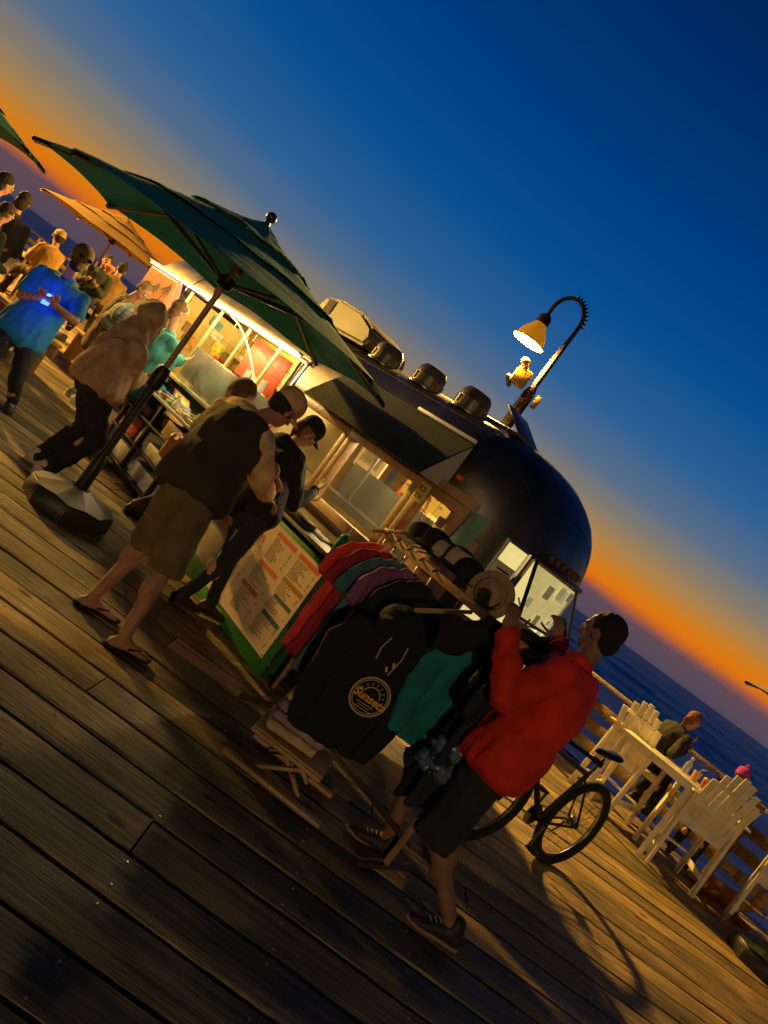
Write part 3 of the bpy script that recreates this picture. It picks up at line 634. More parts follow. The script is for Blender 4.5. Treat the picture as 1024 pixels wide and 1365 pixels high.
# yellow sign, chain, green sheets by the window
ys = root('window_sign', tloc(-.10, .125, 1.66), rad(135), 'little yellow sign fixed at the corner of the service window', 'sign')
B().box((0, 0, 0), (.12, .008, .15), bev=.002).build('sign_plate', mat('sign_yellow', (.75, .6, .12), .5), ys)
text('ICE', 'lettering', ink, ys, .055, (0, .006, .03), (-1, 0, 0), (0, 0, 1), bold=.001); text('2.50', 'lettering', ink, ys, .045, (0, .006, -.035), (-1, 0, 0), (0, 0, 1))
chn = root('chain', tloc(-.20, .12, 1.68), rad(135), 'steel chain hanging in the right service window', 'chain'); cb_ = B()
for i in range(26):
    p = V((-.006*i, 0, -.021*i)); R_ = M.Rotation(rad(90*(i % 2)), 3, 'Z'); pts = [p+R_ @ V((.009*math.cos(k*math.pi/4), 0, .015*math.sin(k*math.pi/4))) for k in range(9)]; cb_.tube(pts, .003, 5)
cb_.build('links', mat('chain_steel', (.6, .55, .4), .25, 1), chn)
gs = root('paper_sheets', tloc(-.60, .10, 1.66), rad(135), 'fan of pale green paper sheets taped beside the service window', 'paper')
for i in range(3): B().sheet([[V((-.02*i-.16*u_+.03*v_, .02+.018*i+.03*math.sin(u_*2.5), .10-.27*v_-.03*i+.02*u_)) for u_ in (0, .25, .5, .75, 1)] for v_ in (0, .33, .66, 1)], .0015).build('sheet', mat('green_paper', (.20, .42, .22), .6), gs)
# ------------------------------------------------------------ inside the trailer and its merchandise window
def thing1(name, b, m, label, cat, loc=None, group=None):
    o = b.build(name, m); return tag(o, label, cat, group)
pn = root('display_panel', tloc(3.18, -.22, 1.74), rad(135), 'orange red display panel hanging inside the merchandise window', 'panel')
B().box((0, 0, 0), (.85, .02, .44), bev=.01).build('panel_face', mat('orange_red', (.62, .07, .01), .55, ns=3, amt=.15), pn)
for x, z in ((-.22, -.16), (-.02, -.19), (.14, -.17)): B().box((x, .014, z), (.13, .004, .14), M.Rotation(.1, 3, 'Y')).build('price_card', mat('grey_card', (.35, .36, .32), .6), pn)
dm = root('drink_machine', tloc(2.50, -.35, 1.15), rad(135), 'tall yellow drink machine at the right of the merchandise window', 'machine')
B().box((0, 0, .32), (.26, .3, .64), bev=.03).build('machine_body', mat('acid_yellow', (.55, .52, .02), .4, ns=3), dm); B().box((0, .155, .42), (.13, .02, .18), bev=.005).build('front_window', MATS['white_card'], dm); B().cap((0, .16, .22), (0, .2, .2), .015, .02).build('tap', blackm, dm)
B().box((0, .16, .1), (.18, .03, .12), bev=.005).build('drip_tray', MATS['white_card'], dm)
hs = B(); hs.tube([TW(3.95-1.35*k/10, .0, 2.0-.55*(k/10)**1.6) for k in range(11)], .012); thing1('white_hose', hs, mat('hose_white', (.7, .65, .5), .4), 'curved white hose hanging across the merchandise window', 'hose')
ps = root('palm_sign', tloc(5.98, .02, 1.80), rad(135), 'orange sign with three black palm trees at the far end of the trailer', 'sign')
B().box((0, 0, 0), (1.02, .02, .40), bev=.04).build('sign_edge', mat('sign_cream', (.4, .28, .16), .5), ps); B().box((0, .012, 0), (.96, .004, .35)).build('sign_face', mat('sunset_orange', (.50, .07, .012), .6), ps)
def palm(cx, cz, s):
    b = B(); b.prism([(-.008, -.13), (.008, -.13), (.014, 0), (.004, .0)], (cx, .0155, cz), (-s, 0, 0), (0, 0, s), .002)
    for a in (-160, -125, -60, -20, 20, 200, 90):
        c_, s_ = math.cos(rad(a)), math.sin(rad(a)); L_ = .10 if a != 90 else .05; droop = -.035
        b.prism([(.0, 0), (c_*L_*.5-s_*.012, s_*L_*.5+c_*.012+.02), (c_*L_, s_*L_*.6+droop), (c_*L_*.5, s_*L_*.5-.014)], (cx, .0155+.0002*abs(a)/20, cz), (-s, 0, 0), (0, 0, s), .0015)
    b.build('palm_silhouette', ink, ps)
palm(-.28, .06, 1.5); palm(.02, .0, 1.35); palm(.28, -.04, 1.2)
sb = root('surfboard', tloc(5.36, .03, 1.70), rad(135), 'pink and white surfboard standing beside the orange palm sign', 'surfboard')
B().prism([(.13*math.sin(math.pi*k/14)*(1 if 1 else 0), -.38+.76*k/14) for k in range(15)]+[(-.13*math.sin(math.pi*k/14), -.38+.76*k/14) for k in range(13, 0, -1)], (0, 0, 0), (-1, 0, .35), (.35, 0, 1), .03).build('board', mat('board_pink', (.7, .32, .3), .35), sb)
B().prism([(.012, -.33), (.012, .33), (-.012, .33), (-.012, -.33)], (0, .018, 0), (-1, 0, .35), (.35, 0, 1), .003).build('stringer', MATS['white_card'], sb)
random.seed(11)
GC = [('cream', (.6, .55, .35)), ('yellow', (.65, .5, .06)), ('orange', (.6, .22, .04)), ('white', (.65, .63, .55)), ('brown', (.2, .11, .05)), ('green', (.1, .3, .12)), ('red', (.5, .06, .04)), ('blue', (.04, .15, .4))]
def gm(i): return mat('goods_'+GC[i][0], GC[i][1], .5, ns=14, amt=.3)
x = 2.62; shelf_n = {0: 0, 1: 0}
for sh_, zt in enumerate((1.333, 1.673)):
    t = 2.5; k = 0
    while t < 5.5:
        wd_ = random.uniform(.07, .16); h = random.uniform(.1, .24); ci = random.choice([0, 1, 1, 0, 2, 3, 4, 0]); b = B(); o = V((0, 0, 0))
        r_ = root('carton' if k % 3 else 'jar', tloc(t+wd_/2, -1.17, zt), rad(135), '%s %s, number %d from the right on the %s shelf inside the trailer' % (GC[ci][0], 'carton' if k % 3 else 'lidded jar', k+1, ('lower', 'upper')[sh_]), 'carton' if k % 3 else 'jar', 'goods on the shelves inside the trailer')
        if k % 3: B().box((0, 0, h/2), (wd_, .12, h), bev=.006).build('carton_body', gm(ci), r_); B().box((0, .062, h*.55), (wd_*.7, .003, h*.4)).build('label', gm((ci+3) % 5), r_)
        else: B().lathe([(wd_*.4, 0), (wd_*.45, .02), (wd_*.45, h*.75), (wd_*.3, h*.85)], (0, 0, 0), 14).build('jar_body', gm(ci), r_); B().lathe([(wd_*.34, h*.85), (wd_*.34, h)], (0, 0, 0), 14).build('lid', gm(4), r_)
        t += wd_+random.uniform(.01, .05); k += 1
for k in range(9):
    t = .1+.21*k; h = .12+.04*(k % 3); r_ = root('syrup_bottle', tloc(t, -1.15, 1.513), rad(135), '%s syrup bottle, number %d from the right behind the service windows' % (GC[k % 8][0], k+1), 'bottle', 'bottles behind the service windows')
    B().lathe([(.03, 0), (.035, .01), (.035, h), (.012, h+.04), (.012, h+.09)], (0, 0, 0), 12).build('bottle_body', gm(k % 8), r_); B().lathe([(.015, h+.09), (.015, h+.11)], (0, 0, 0), 10).build('cap', gm(3), r_)
mn = root('lit_menu', tloc(.62, -.75, 1.66), rad(135), 'glowing yellow price board hanging inside the middle service window', 'menu board')
B().box((0, 0, 0), (.66, .03, .2), bev=.005).build('board', mat('lit_yellow', (.7, .45, .05), .5, emit=(1, .55, .05), es=.5), mn)
for k in range(8): B().box((-.28+.08*k, .018, .04-.05*(k % 2)), (.045, .004, .025)).build('picture_tile', gm((k*3) % 7), mn)
mn2 = root('lit_menu', tloc(1.5, -.75, 1.62), rad(135), 'glowing cream and orange board inside the left service window', 'menu board')
B().box((0, 0, 0), (.42, .03, .24), bev=.03).build('board', mat('lit_orange_cream', (.7, .5, .2), .5, emit=(1, .55, .18), es=.35), mn2); B().box((0, .018, .02), (.3, .004, .14)).build('picture_tile', gm(0), mn2)
gpn = B(); gpn.box((.75, -.6, 1.32), (1.5, .03, .42), bev=.01); gpn.build('sneeze_guard', mat('slate_guard', (.17, .21, .21), .25, coat=.2), tr)
gpn = B(); gpn.beam((.1, -.3, 1.22), (1.95, -.3, 1.22), .02, .02).beam((.95, -.3, 1.22), (.95, -.3, 1.7), .02, .02); gpn.build('steel_rack', MATS['steel_bench'], tr)
# ------------------------------------------------------------ merchandise cart
ct = root('merchandise_cart', tloc(3.05, .32, 0), rad(135), 'black wheeled merchandise cart under the bright trailer window', 'cart')
bk = mat('cart_black', (.03, .03, .03), .4, .5)
for x in (-.68, .02, .68):
    for y_ in (-.18, .18): B().box((x, y_, .46), (.04, .04, .80), bev=.004).build('upright', bk, ct)
for z in (.10, .36, .62): B().box((0, 0, z), (1.42, .42, .025), bev=.004).build('shelf', bk, ct)
B().box((0, 0, .875), (1.5, .46, .03), bev=.005).build('top', mat('cart_top', (.3, .28, .2), .4), ct)
for x in (-.66, .66):
    for y_ in (-.17, .17): B().lathe([(.05, -.02), (.06, -.015), (.06, .015), (.05, .02)], (x, y_, .062), 18, M.Rotation(rad(90), 3, 'X')).build('caster', mat('caster_grey', (.35, .33, .3), .4), ct)
def on_cart(name, x, y_, z, b, m, label, cat, rz=0, g='small goods on the cart'):
    o = b.build(name, m, loc=TW(3.05+x, .32+y_, z)); o.rotation_euler = (0, 0, rad(135)+rz); return tag(o, label, cat, g)
random.seed(21)
for k in range(30):
    ci = random.choice([0, 3, 3, 1, 5, 7, 2, 3]); x = -.66+.145*(k % 10)+random.uniform(-.02, .02); y_ = -.15+.14*(k//10); row = ('back', 'middle', 'front')[k//10]; b = B(); s = random.uniform(.7, 1.2)
    if k % 4 == 0: b.lathe([(.02, 0), (.035, .01), (.035, .05*s), (.02, .07*s), (0.018, .09*s)], (0, 0, 0), 12); kind = 'pot'
    elif k % 4 == 1: b.box((0, 0, .018), (.12, .085, .036), bev=.006); kind = 'packet'
    elif k % 4 == 2: b.sph((0, 0, .03), (.055, .04, .03)); b.sph((.03, .02, .035), (.03, .03, .02)); kind = 'pouch'
    else: b.lathe([(.045, 0), (.05, .015), (.03, .03), (.028, .04), (.02, .04)], (0, 0, 0), 16); kind = 'dish'
    on_cart(kind, x, y_, .892, b, gm(ci), '%s %s, number %d from the right in the %s row on top of the cart' % (GC[ci][0], kind, k % 10+1, row), kind, random.uniform(-.5, .5))
for k, (x, z, sx, sz, ci) in enumerate([(.35, .115, .5, .2, 3), (.36, .375, .28, .2, 6), (.1, .375, .12, .18, 0), (-.35, .115, .55, .16, 3), (-.3, .375, .5, .12, 0), (-.38, .635, .4, .16, 4), (.4, .635, .35, .1, 4)]):
    b = B(); b.box((0, 0, sz/2), (sx, .32, sz), bev=.01); on_cart('storage_box', x, 0, z-.001, b, gm(ci), '%s storage box on the %s of the cart' % (GC[ci][0], ['lower shelf, far half', 'middle shelf, far end', 'middle shelf by the centre upright', 'lower shelf, near half', 'middle shelf, near half', 'upper shelf, near half', 'upper shelf, far half'][k]), 'box', 0, 'boxes on the cart shelves')
# ------------------------------------------------------------ tall slatted chairs and table by the rail
wp = mat('cream_painted_timber', (.80, .74, .55), .5, ns=6, amt=.15, bump=60, bs=.15)
def tall_chair():
    r = root('slatted_chair', (0, 0, 0))
    for x in (-.27, .27):
        B().beam((x, .27, 0), (x, .22, .86), .035, .075, (0, 1, 0), .004).build('leg', wp, r); B().beam((x, -.30, 0), (x, -.24, .86), .035, .075, (0, 1, 0), .004).build('leg', wp, r)
        B().box((x*1.07, -.02, .875), (.10, .62, .022), bev=.006).build('armrest', wp, r)
        B().beam((x*.93, -.27, .2), (x*.93, .26, .2), .025, .06, bev=.004).build('stretcher', wp, r)
    b = B(); b.box((0, .22, .60), (.50, .022, .09), bev=.004); b.build('apron', wp, r); B().box((0, -.235, .585), (.50, .022, .11), bev=.004).build('apron', wp, r)
    for k in range(5): B().box((0, -.18+.095*k, .65-.004*abs(k-2)), (.52, .082, .02), bev=.005).build('seat_slat', wp, r)
    B().box((0, .30, .24), (.54, .09, .022), bev=.004).build('footrest', wp, r)
    for k in range(7):
        f = k-3; top = 1.28-.021*f*f; xb = f*.074; xt = f*.081
        B().beam((xb, -.215, .60), (xt, -.385, top), .074, .014, (0, -1, .2), .004).build('back_slat', wp, r)
    B().box((0, -.278, .80), (.50, .03, .05), bev=.004).build('back_rail', wp, r); B().box((0, -.352, 1.07), (.50, .022, .045), bev=.004).build('back_rail', wp, r)
    return r
chg = 'tall cream slatted chairs'
c0 = tall_chair(); c0.location = (4.50, 7.93, 0); c0.rotation_euler = (0, 0, rad(-6)); tag(c0, 'tall cream slatted chair seen from behind with the purple hat beyond it', 'chair', chg)
c1 = copy_tree(c0); c1.location = (3.95, 8.72, 0); c1.rotation_euler = (0, 0, rad(-50)); tag(c1, 'tall cream slatted chair with the dark jacketed person sitting in it', 'chair', chg)
c2 = copy_tree(c0); c2.location = (5.42, 7.55, 0); c2.rotation_euler = (0, 0, rad(-30)); tag(c2, 'tall cream chair cut off by the right edge of the photo above the umbrella base', 'chair', chg)
c3 = copy_tree(c0); c3.location = (3.1, 9.75, 0); c3.rotation_euler = (0, 0, rad(-70)); tag(c3, 'tall cream chair behind the bicycle saddle, furthest left of its kind', 'chair', chg)
tb = root('bar_table', (3.95, 8.13, 0), rad(-35), 'tall cream slatted table holding a bottle and cup between the chairs', 'table')
for k in range(5): B().box((0, -.2+.1*k, .90), (.92, .09, .025), bev=.005).build('top_slat', wp, tb)
for x in (-.40, .38):
    for y_ in (-.2, .2): B().beam((x*1.0, y_*1.1, 0), (x, y_, .885), .05, .05, bev=.005).build('leg', wp, tb)
    B().box((x, 0, .25), (.03, .38, .05), bev=.004).build('stretcher', wp, tb)
B().box((0, -.21, .855), (.74, .02, .06), bev=.003).build('apron', wp, tb); B().box((0, .21, .855), (.74, .02, .06), bev=.003).build('apron', wp, tb)
bt = root('water_bottle', (4.17, 8.08, .915), 0, 'clear capped bottle standing on the tall cream table', 'bottle')
B().lathe([(.03, 0), (.036, .01), (.036, .11), (.015, .15), (.015, .17)], (0, 0, 0), 16).build('bottle_body', mat('clear_bottle', (.5, .55, .5), .12, alpha=.5), bt); B().lathe([(.017, .17), (.017, .19)], (0, 0, 0), 12).build('cap', MATS['white_card'], bt)
cu = root('cup', (4.24, 7.97, .915), 0, 'orange drink cup with a bent straw on the tall cream table', 'cup')
B().lathe([(.032, 0), (.046, .11), (.044, .11), (.03, .01)], (0, 0, 0), 18).build('cup_body', mat('cup_orange', (.62, .34, .12), .5), cu); B().tube([V((0, 0, .02)), V((.015, 0, .15)), V((.06, 0, .17))], .005, 6).build('straw', MATS['white_card'], cu)
c2_ = root('cup', (4.38, 8.0, .915), 0, 'small orange cup beside the back of the right chair', 'cup'); B().lathe([(.03, 0), (.04, .09), (.038, .09), (.028, .01)], (0, 0, 0), 18).build('cup_body', mat('cup_rust', (.5, .16, .06), .5), c2_); B().lathe([(.042, .088), (.03, .11), (0, .112)], (0, 0, 0), 14).build('lid', MATS['cup_orange'], c2_)
# left side picnic tables, crate
pw_ = mat('picnic_timber', (.40, .24, .09), .55, ns=5, amt=.35, bump=30, bs=.3)
def picnic(loc, rz, label):
    r = root('picnic_table', loc, rz, label, 'table', 'timber tables among the crowd')
    for k in range(4): B().box((0, -.27+.18*k, 1.0), (1.5, .165, .035), bev=.006).build('top_plank', pw_, r)
    for x in (-.6, .6):
        for y_ in (-.25, .25): B().box((x, y_, .49), (.08, .08, .98), bev=.006).build('leg', pw_, r)
        B().box((x, 0, .3), (.05, .5, .09), bev=.004).build('stretcher', pw_, r)
    return r
def bench(loc, rz, label, L=1.5, h=.5):
    r = root('timber_bench', loc, rz, label, 'bench', 'low timber benches on the left')
    for k in range(3): B().box((0, -.14+.14*k, h), (L, .13, .04), bev=.006).build('seat_plank', pw_, r)
    for x in (-L*.4, L*.4): B().box((x, 0, h/2-.01), (.06, .36, h-.02), bev=.005).build('leg', pw_, r)
    B().box((0, -.19, h-.11), (L*.98, .03, .16), bev=.01).build('front_board', pw_, r)
    return r
picnic((-6.6, 9.9, 0), rad(150), 'tall timber table beside the people at the left edge'); picnic((-6.8, 12.2, 0), rad(145), 'tall timber table with the seated group near the yellow umbrella')
bench((-6.1, 8.3, 0), rad(160), 'low timber bench left of the blue shirted man'); bench((-5.2, 9.6, 0), rad(150), 'low timber bench between the blue shirt and the brown hoodie', 1.7)
bench((-5.2, 12.3, 0), rad(140), 'timber bench under the two far seated people')
# ------------------------------------------------------------ clothes rack
e = V((.722, -.692, 0)).normalized(); sd = V((.692, .722, 0)).normalized(); R0_ = V((.08, 4.71, 0))
rk = root('clothes_rack', R0_, math.atan2(e.y, e.x), 'timber clothes rack crowded with shirts and caps', 'clothes rack')
rwood = mat('rack_timber', (.42, .24, .09), .5, ns=7, amt=.3, bump=40, bs=.2, stretch=(.3, 1, 1))
B().beam((-.02, 0, 1.33), (1.36, 0, 1.33), .022, .05, bev=.004).build('hanging_bar', rwood, rk)
B().beam((-.02, .20, 1.40), (1.30, .20, 1.40), .02, .03, bev=.004).build('back_bar', rwood, rk)
for x in (0, 1.33):
    B().beam((x, -.10, 1.30), (x, .24, 1.43), .028, .02, bev=.004).build('end_arm', rwood, rk)
    B().beam((x, .02, .03), (x, .02, 1.35), .03, .025, bev=.004).build('upright', rwood, rk)
fd = mat('rack_foot_dark', (.05, .03, .015), .6)
B().beam((.02, -.2, .03), (.02, .3, .03), .035, .03, bev=.008).build('foot', fd, rk); B().beam((1.33, -.2, .03), (1.33, .3, .03), .035, .03, bev=.008).build('foot', fd, rk)
B().beam((.0, .02, .2), (1.33, .02, .2), .02, .03, bev=.004).build('lower_rail', fd, rk)
for k in range(5): B().beam((.03+.07*k, -.02, 1.352+.004*k), (.03+.07*k, .20, 1.418), .012, .008).build('hat_slat', rwood, rk)
def garment(name, c, s, L, hw_, m, label, cat, sleeves='short', hood=False, group='tops hanging on the clothes rack', front=None, sl=1.0, vox=.010):
    """c = collar point, s = shoulder axis, L = length"""
    r = root(name, (c.x, c.y, c.z), 0, label, cat, group); s = V(s).normalized(); f = s.cross(V((0, 0, 1))); b = B()
    z = lambda v: V((0, 0, -v))
    b.loft([z(L), z(L*.8), z(L*.45), z(.22), z(.10), z(.035), z(0)], [(hw_*1.02, .032), (hw_*.97, .036), (hw_*.93, .042), (hw_*.95, .045), (hw_*.82, .04), (hw_*.45, .035), (.07, .04)], sides=s, seg=24)
    for sg in (-1, 1):
        a = s*sg*hw_*.78+z(.10)
        if sleeves == 'short': b.loft([s*sg*hw_*.35+z(.065), s*sg*hw_*.8+z(.11), s*sg*(hw_+.02)+z(.20), s*sg*(hw_+.06)+z(.31)+f*.01], [(.05, .03), (.075, .028), (.085, .024), (.085, .022)], sides=V((0, 0, 1)), seg=16)
        elif sleeves == 'long':
            b.loft([s*sg*hw_*.35+z(.07), s*sg*hw_*.85+z(.12), s*sg*(hw_+.03)+z(.22)+f*.01, s*sg*(hw_+.03)+z(.42)+f*.03, s*sg*(hw_+.01)+z(L*.80)+f*.045, s*sg*(hw_+.0)+z(L*.95)+f*.045], [(.05, .03), (.07, .03), (.07, .032), (.06, .032), (.052, .03), (.036, .028)], sides=s, seg=16)
    if hood: b.sph(z(.0)-f*.04, (.13, .09, .10), M((s, f, V((0, 0, 1)))).transposed()); b.cap(s*.10+z(.03)+f*.03, -s*.10+z(.03)+f*.03, .045, .045)
    g = organic(b, 'fabric', m, r, vox, 3, .020, 8, fold=(1, 1, .16))
    if hood:
        for sg in (-1, 1): B().tube([s*sg*.05+z(.05)+f*.085, s*sg*.062+z(.12)+f*.080, s*sg*.05+z(.20+.02*sg)+f*.076], .004, 6).build('drawstring', mat('drawstring_tan', (.5, .4, .25), .7), r)
    hg = B(); hg.tube([V((0, 0, -.02)), V((0, 0, .06)), s*.02+V((0, 0, .09)), V((0, 0, .115)), -s*.025+V((0, 0, .09))], .006, 6).tube([s*.17+z(.06), V((0, 0, .0)), -s*.17+z(.06)], .009, 6)
    hg.build('hanger', mat('hanger_black', (.015, .015, .015), .3), r)
    return r
def at(d, z=1.245, off=0): q = R0_+e*d+sd*off; return V((q.x, q.y, z))
redc = cloth('red_cotton', (.95, .06, .05)); slate = cloth('slate_cotton', (.06, .15, .19)); plum = cloth('plum_cotton', (.24, .09, .18)); blk = cloth('black_cotton', (.008, .008, .009)); teal = cloth('teal_cotton', (.008, .19, .22)); navy = cloth('navy_cotton', (.015, .02, .035))
garment('hanging_shirt', at(.04), sd, .80, .22, redc, 'bright red t-shirt, first on the rack nearest the menu board', 't-shirt')
garment('hanging_shirt', at(.14), sd, .80, .23, cloth('crimson_cotton', (.35, .02, .03)), 'darker crimson t-shirt tucked behind the bright red one', 't-shirt')
garment('hanging_shirt', at(.25), sd, .84, .24, slate, 'dark slate t-shirt between the red and the plum shirts', 't-shirt')
garment('hanging_shirt', at(.37), sd, .80, .24, plum, 'plum t-shirt hanging left of the black hoodie', 't-shirt')
garment('hanging_shirt', at(.50), sd, .82, .23, blk, 'plain black t-shirt behind the plum one', 't-shirt')
garment('hanging_sweater', V((.815, 3.93, 1.20)), (.9, .42, 0), .62, .17, teal, 'teal sweatshirt hanging right of the black hoodie', 'sweatshirt', 'long')
garment('hanging_shirt', at(1.20, 1.245, .06), (.55, .83, 0), .86, .22, blk, 'black top hanging just right of the teal sweatshirt', 't-shirt')
garment('hanging_shirt', at(1.32), (.6, .8, 0), .84, .22, navy, 'nearly black navy top at the end of the rack by the red jacket', 't-shirt')
hc = V((.425, 3.83, 1.05)); hs_ = V((.97, .22, 0)).normalized()
hd = garment('hanging_hoodie', hc, hs_, .70, .205, blk, 'black hoodie with a round tan sunrise emblem hanging on the rack front', 'hoodie', 'long', True, vox=.009)
hr = root('front_arm', (0, 0, 0)) ; bpy.data.objects.remove(hr)
ar = B((0, 0, 0)); 
B().beam((.858, .0, 1.30), (.858, -.41, 1.165), .016, .02, bev=.003).build('front_arm', rwood, rk)
# emblem on the hoodie
em = mat('emblem_tan', (.62, .42, .15), .7); fz = hs_.cross(V((0, 0, 1))); ec = V((.06, 0, -.37)); ec = hs_*.045+V((0, 0, -.36))+fz*.076
eb = root('tmp', (0, 0, 0)); bpy.data.objects.remove(eb)
Up = V((0, 0, 1))
def ring_(b, R1, R2, a0=0, a1=360, off=V((0, 0, 0))):
    N = 48; g = [[ec+off+(hs_*math.cos(rad(a0+(a1-a0)*i/N))+Up*math.sin(rad(a0+(a1-a0)*i/N)))*R_ for i in range(N+1)] for R_ in (R1, R2)]; b.sheet(g, .002)
bb_ = B(); ring_(bb_, .098, .106); ring_(bb_, .088, .092); 
emb = bb_.build('emblem_ring', em, hd)
bb_ = B(); ring_(bb_, .045, .050, 5, 175, Up*.004); bb_.build('emblem_sun', em, hd)
for k in range(7):
    a = rad(18+24*k); d_ = hs_*math.cos(a)+Up*math.sin(a); B().beam(ec+Up*.004+d_*.057, ec+Up*.004+d_*.072, .004, .003, fz).build('emblem_ray', em, hd)
for k, w_ in enumerate((.05, .035, .05)): B().beam(ec-hs_*w_+Up*(-.045-.013*k), ec+hs_*w_+Up*(-.045-.013*k), .004, .003, fz).build('emblem_line', em, hd)
text('Sunsets', 'emblem_lettering', mat('emblem_gold', (.75, .40, .06), .7), hd, .062, ec+fz*.006+Up*(-.008), hs_*.985-Up*.05, Up, ext=.002, shear=.25, bold=.0022)
# front-mounted little label patches
for k in range(5): B().box(hs_*(.03+.02*k)+Up*(-.20+.035*k)+fz*.07 if k in (0, 1, 2) else hs_*(.03+.02*k)+Up*(-.20+.035*k)+fz*.06, (.012, .004, .026), M.Rotation(rad(-30), 3, 'Y')).build('zip_pull', em, hd) if k < 2 else None
# caps stacked on the rack top
def cap_hat(loc, rz, m1, m2, label, tilt=0):
    r = root('cap', loc, rz, label, 'cap', 'caps on top of the clothes rack'); b = B(); vs = []
    seg = 24; prof = [(.095, 0), (.097, .04), (.09, .075), (.07, .10), (.04, .115), (0, .12)]
    for q, z in prof:
        for k in range(seg): vs.append((q*1.05*math.cos(2*math.pi*k/seg), q*1.0*math.sin(2*math.pi*k/seg), z))
    fs = [(i*seg+k, i*seg+(k+1) % seg, (i+1)*seg+(k+1) % seg, (i+1)*seg+k) for i in range(5) for k in range(seg)]; b.add(vs, fs, True); cr_ = b.build('crown', m1, r)
    g = [[V((.098*math.cos(a)*1.05+.0*q, .098*math.sin(a)*1.0, .005))*(1+0*q)+V((0, q*.075*math.cos(a-math.pi/2)**.7 if math.cos(a-math.pi/2) > 0 else 0, -.012*q)) for a in [math.pi*(.12+.76*i/10) for i in range(11)]] for q in (0, .5, 1)]
    b = B(); b.sheet(g, .004); b.build('brim', m1, r)
    vs = []
    fp = B(); g = [[V((q*1.07*math.cos(a), q*1.02*math.sin(a), z+.002)) for a in [math.pi*(.24+.52*i/8) for i in range(9)]] for q, z in prof[:4]]; fp.sheet(g, .002); fp.build('front_panel', m2, r)
    return r
tanc = cloth('tan_panel', (.42, .31, .16))
for i, (dx, m2, lab) in enumerate([(.16, blk, 'black cap furthest back in the row on the rack'), (.27, blk, 'black cap second from the menu board end of the row'), (.38, tanc, 'black cap with a tan front panel in the middle of the row'), (.49, tanc, 'black and tan cap next to the round tan hat'), (.60, blk, 'black cap at the near end of the row, touching the tan one')]):
    q = R0_+e*dx+sd*.12; cap_hat((q.x, q.y, 1.41+.02*(i % 2)), rad(155)+.1*i, blk, m2, lab)
q = R0_+e*.82+sd*.10
rh = root('sun_hat', (q.x, q.y, 1.37), 0, 'round tan straw hat hung upright on the rack bar', 'hat'); straw = mat('tan_straw', (.33, .22, .10), .75, ns=20, amt=.3, bump=90, bs=.5)
Rh = V((-.25, -.95, .12)).to_track_quat('Z', 'Y').to_matrix()
B().lathe([(.13, 0), (.135, .006), (.09, .012), (.085, .05), (.05, .07), (0, .075)], (0, 0, .06), 28, Rh).build('hat_body', straw, rh); B().lathe([(.088, .014), (.09, .014), (.089, .03), (.086, .03)], (0, 0, .06), 28, Rh).build('band', mat('hat_band', (.05, .03, .02), .7), rh)
# plastic wrapped stock under the teal sweatshirt
pk = root('wrapped_shirts', (.98, 3.74, .0), 0, 'crumpled clear plastic bag of wrapped shirts hanging beside the teal sweatshirt', 'bag'); b = B()
random.seed(4)
for k in range(5): b.sph((random.uniform(-.03, .03), random.uniform(-.02, .02), .60+.035*k), (.13-.01*k, .10, .028), M.Rotation(random.uniform(-.4, .4), 3, 'X'))
organic(b, 'bag_bundle', mat('plastic_wrap', (.10, .15, .24), .18, ns=9, amt=.7, coat=.6), pk, .008, 1, .022, 22)
B().box((.03, .02, .80), (.15, .1, .012), M.Rotation(.5, 3, 'X'), .003).build('white_card', MATS['white_card'], pk); B().tube([V((-.05, .03, .74)), V((-.02, .10, 1.0)), V((0, .13, 1.27)), V((.03, .10, 1.0)), V((.06, .03, .74))], .006, 6).build('carry_strap', MATS['hanger_black'], pk)
pass
# folded shirts on a small crossed-leg stand in front
st = root('folding_stand', (.40, 3.98, 0), rad(-6), 'low crossed-leg timber stand in front of the clothes rack', 'stand')
B().box((-.02, -.20, .025), (.62, .07, .03), bev=.014).build('floor_rail', rwood, st); B().box((0, .20, .025), (.55, .06, .03), bev=.014).build('floor_rail', rwood, st)
B().beam((-.28, -.17, .19), (.16, -.17, .19), .03, .022, bev=.004).build('top_rail', rwood, st); B().beam((-.28, .17, .19), (.16, .17, .19), .03, .022, bev=.004).build('top_rail', rwood, st)
for y_ in (-.13, .13):
    B().beam((-.15, y_, .03), (.10, y_, .19), .03, .02, bev=.003).build('cross_leg', rwood, st); B().beam((.12, y_*.8, .03), (-.10, y_*.8, .19), .03, .02, bev=.003).build('cross_leg', rwood, st)
B().box((-.06, 0, .205), (.44, .34, .012), bev=.003).build('shelf_board', rwood, st); B().lathe([(.015, 0), (.012, .02)], (.03, -.16, .12), 10, M.Rotation(rad(90), 3, 'X')).build('hinge_bolt', MATS['marker'] if 'marker' in MATS else mat('red_bolt', (.5, .05, .02), .4), st)
tg = [('tan', (.62, .42, .18)), ('grey violet', (.30, .22, .28)), ('mauve', (.38, .25, .28)), ('sand', (.6, .40, .2))]
for k, (nm, c_) in enumerate(tg):
    r = root('folded_shirt', (.33-.012*k, 3.98+.01*k, .213+.062*(3-k)), rad(-6+3*k), '%s folded shirt, %s of the stack on the low stand' % (nm, ('on top', 'second', 'third', 'at the bottom')[k]), 'shirt', 'folded shirts on the stand'); b = B()
    b.box((0, 0, .03), (.33-.01*k, .30, .036), bev=.017); b.box((0, 0, .045), (.30, .28, .022), bev=.01); organic(b, 'folded_cloth', cloth('folded_'+nm.replace(' ', '_'), c_), r, .008, 3, .008, 12)
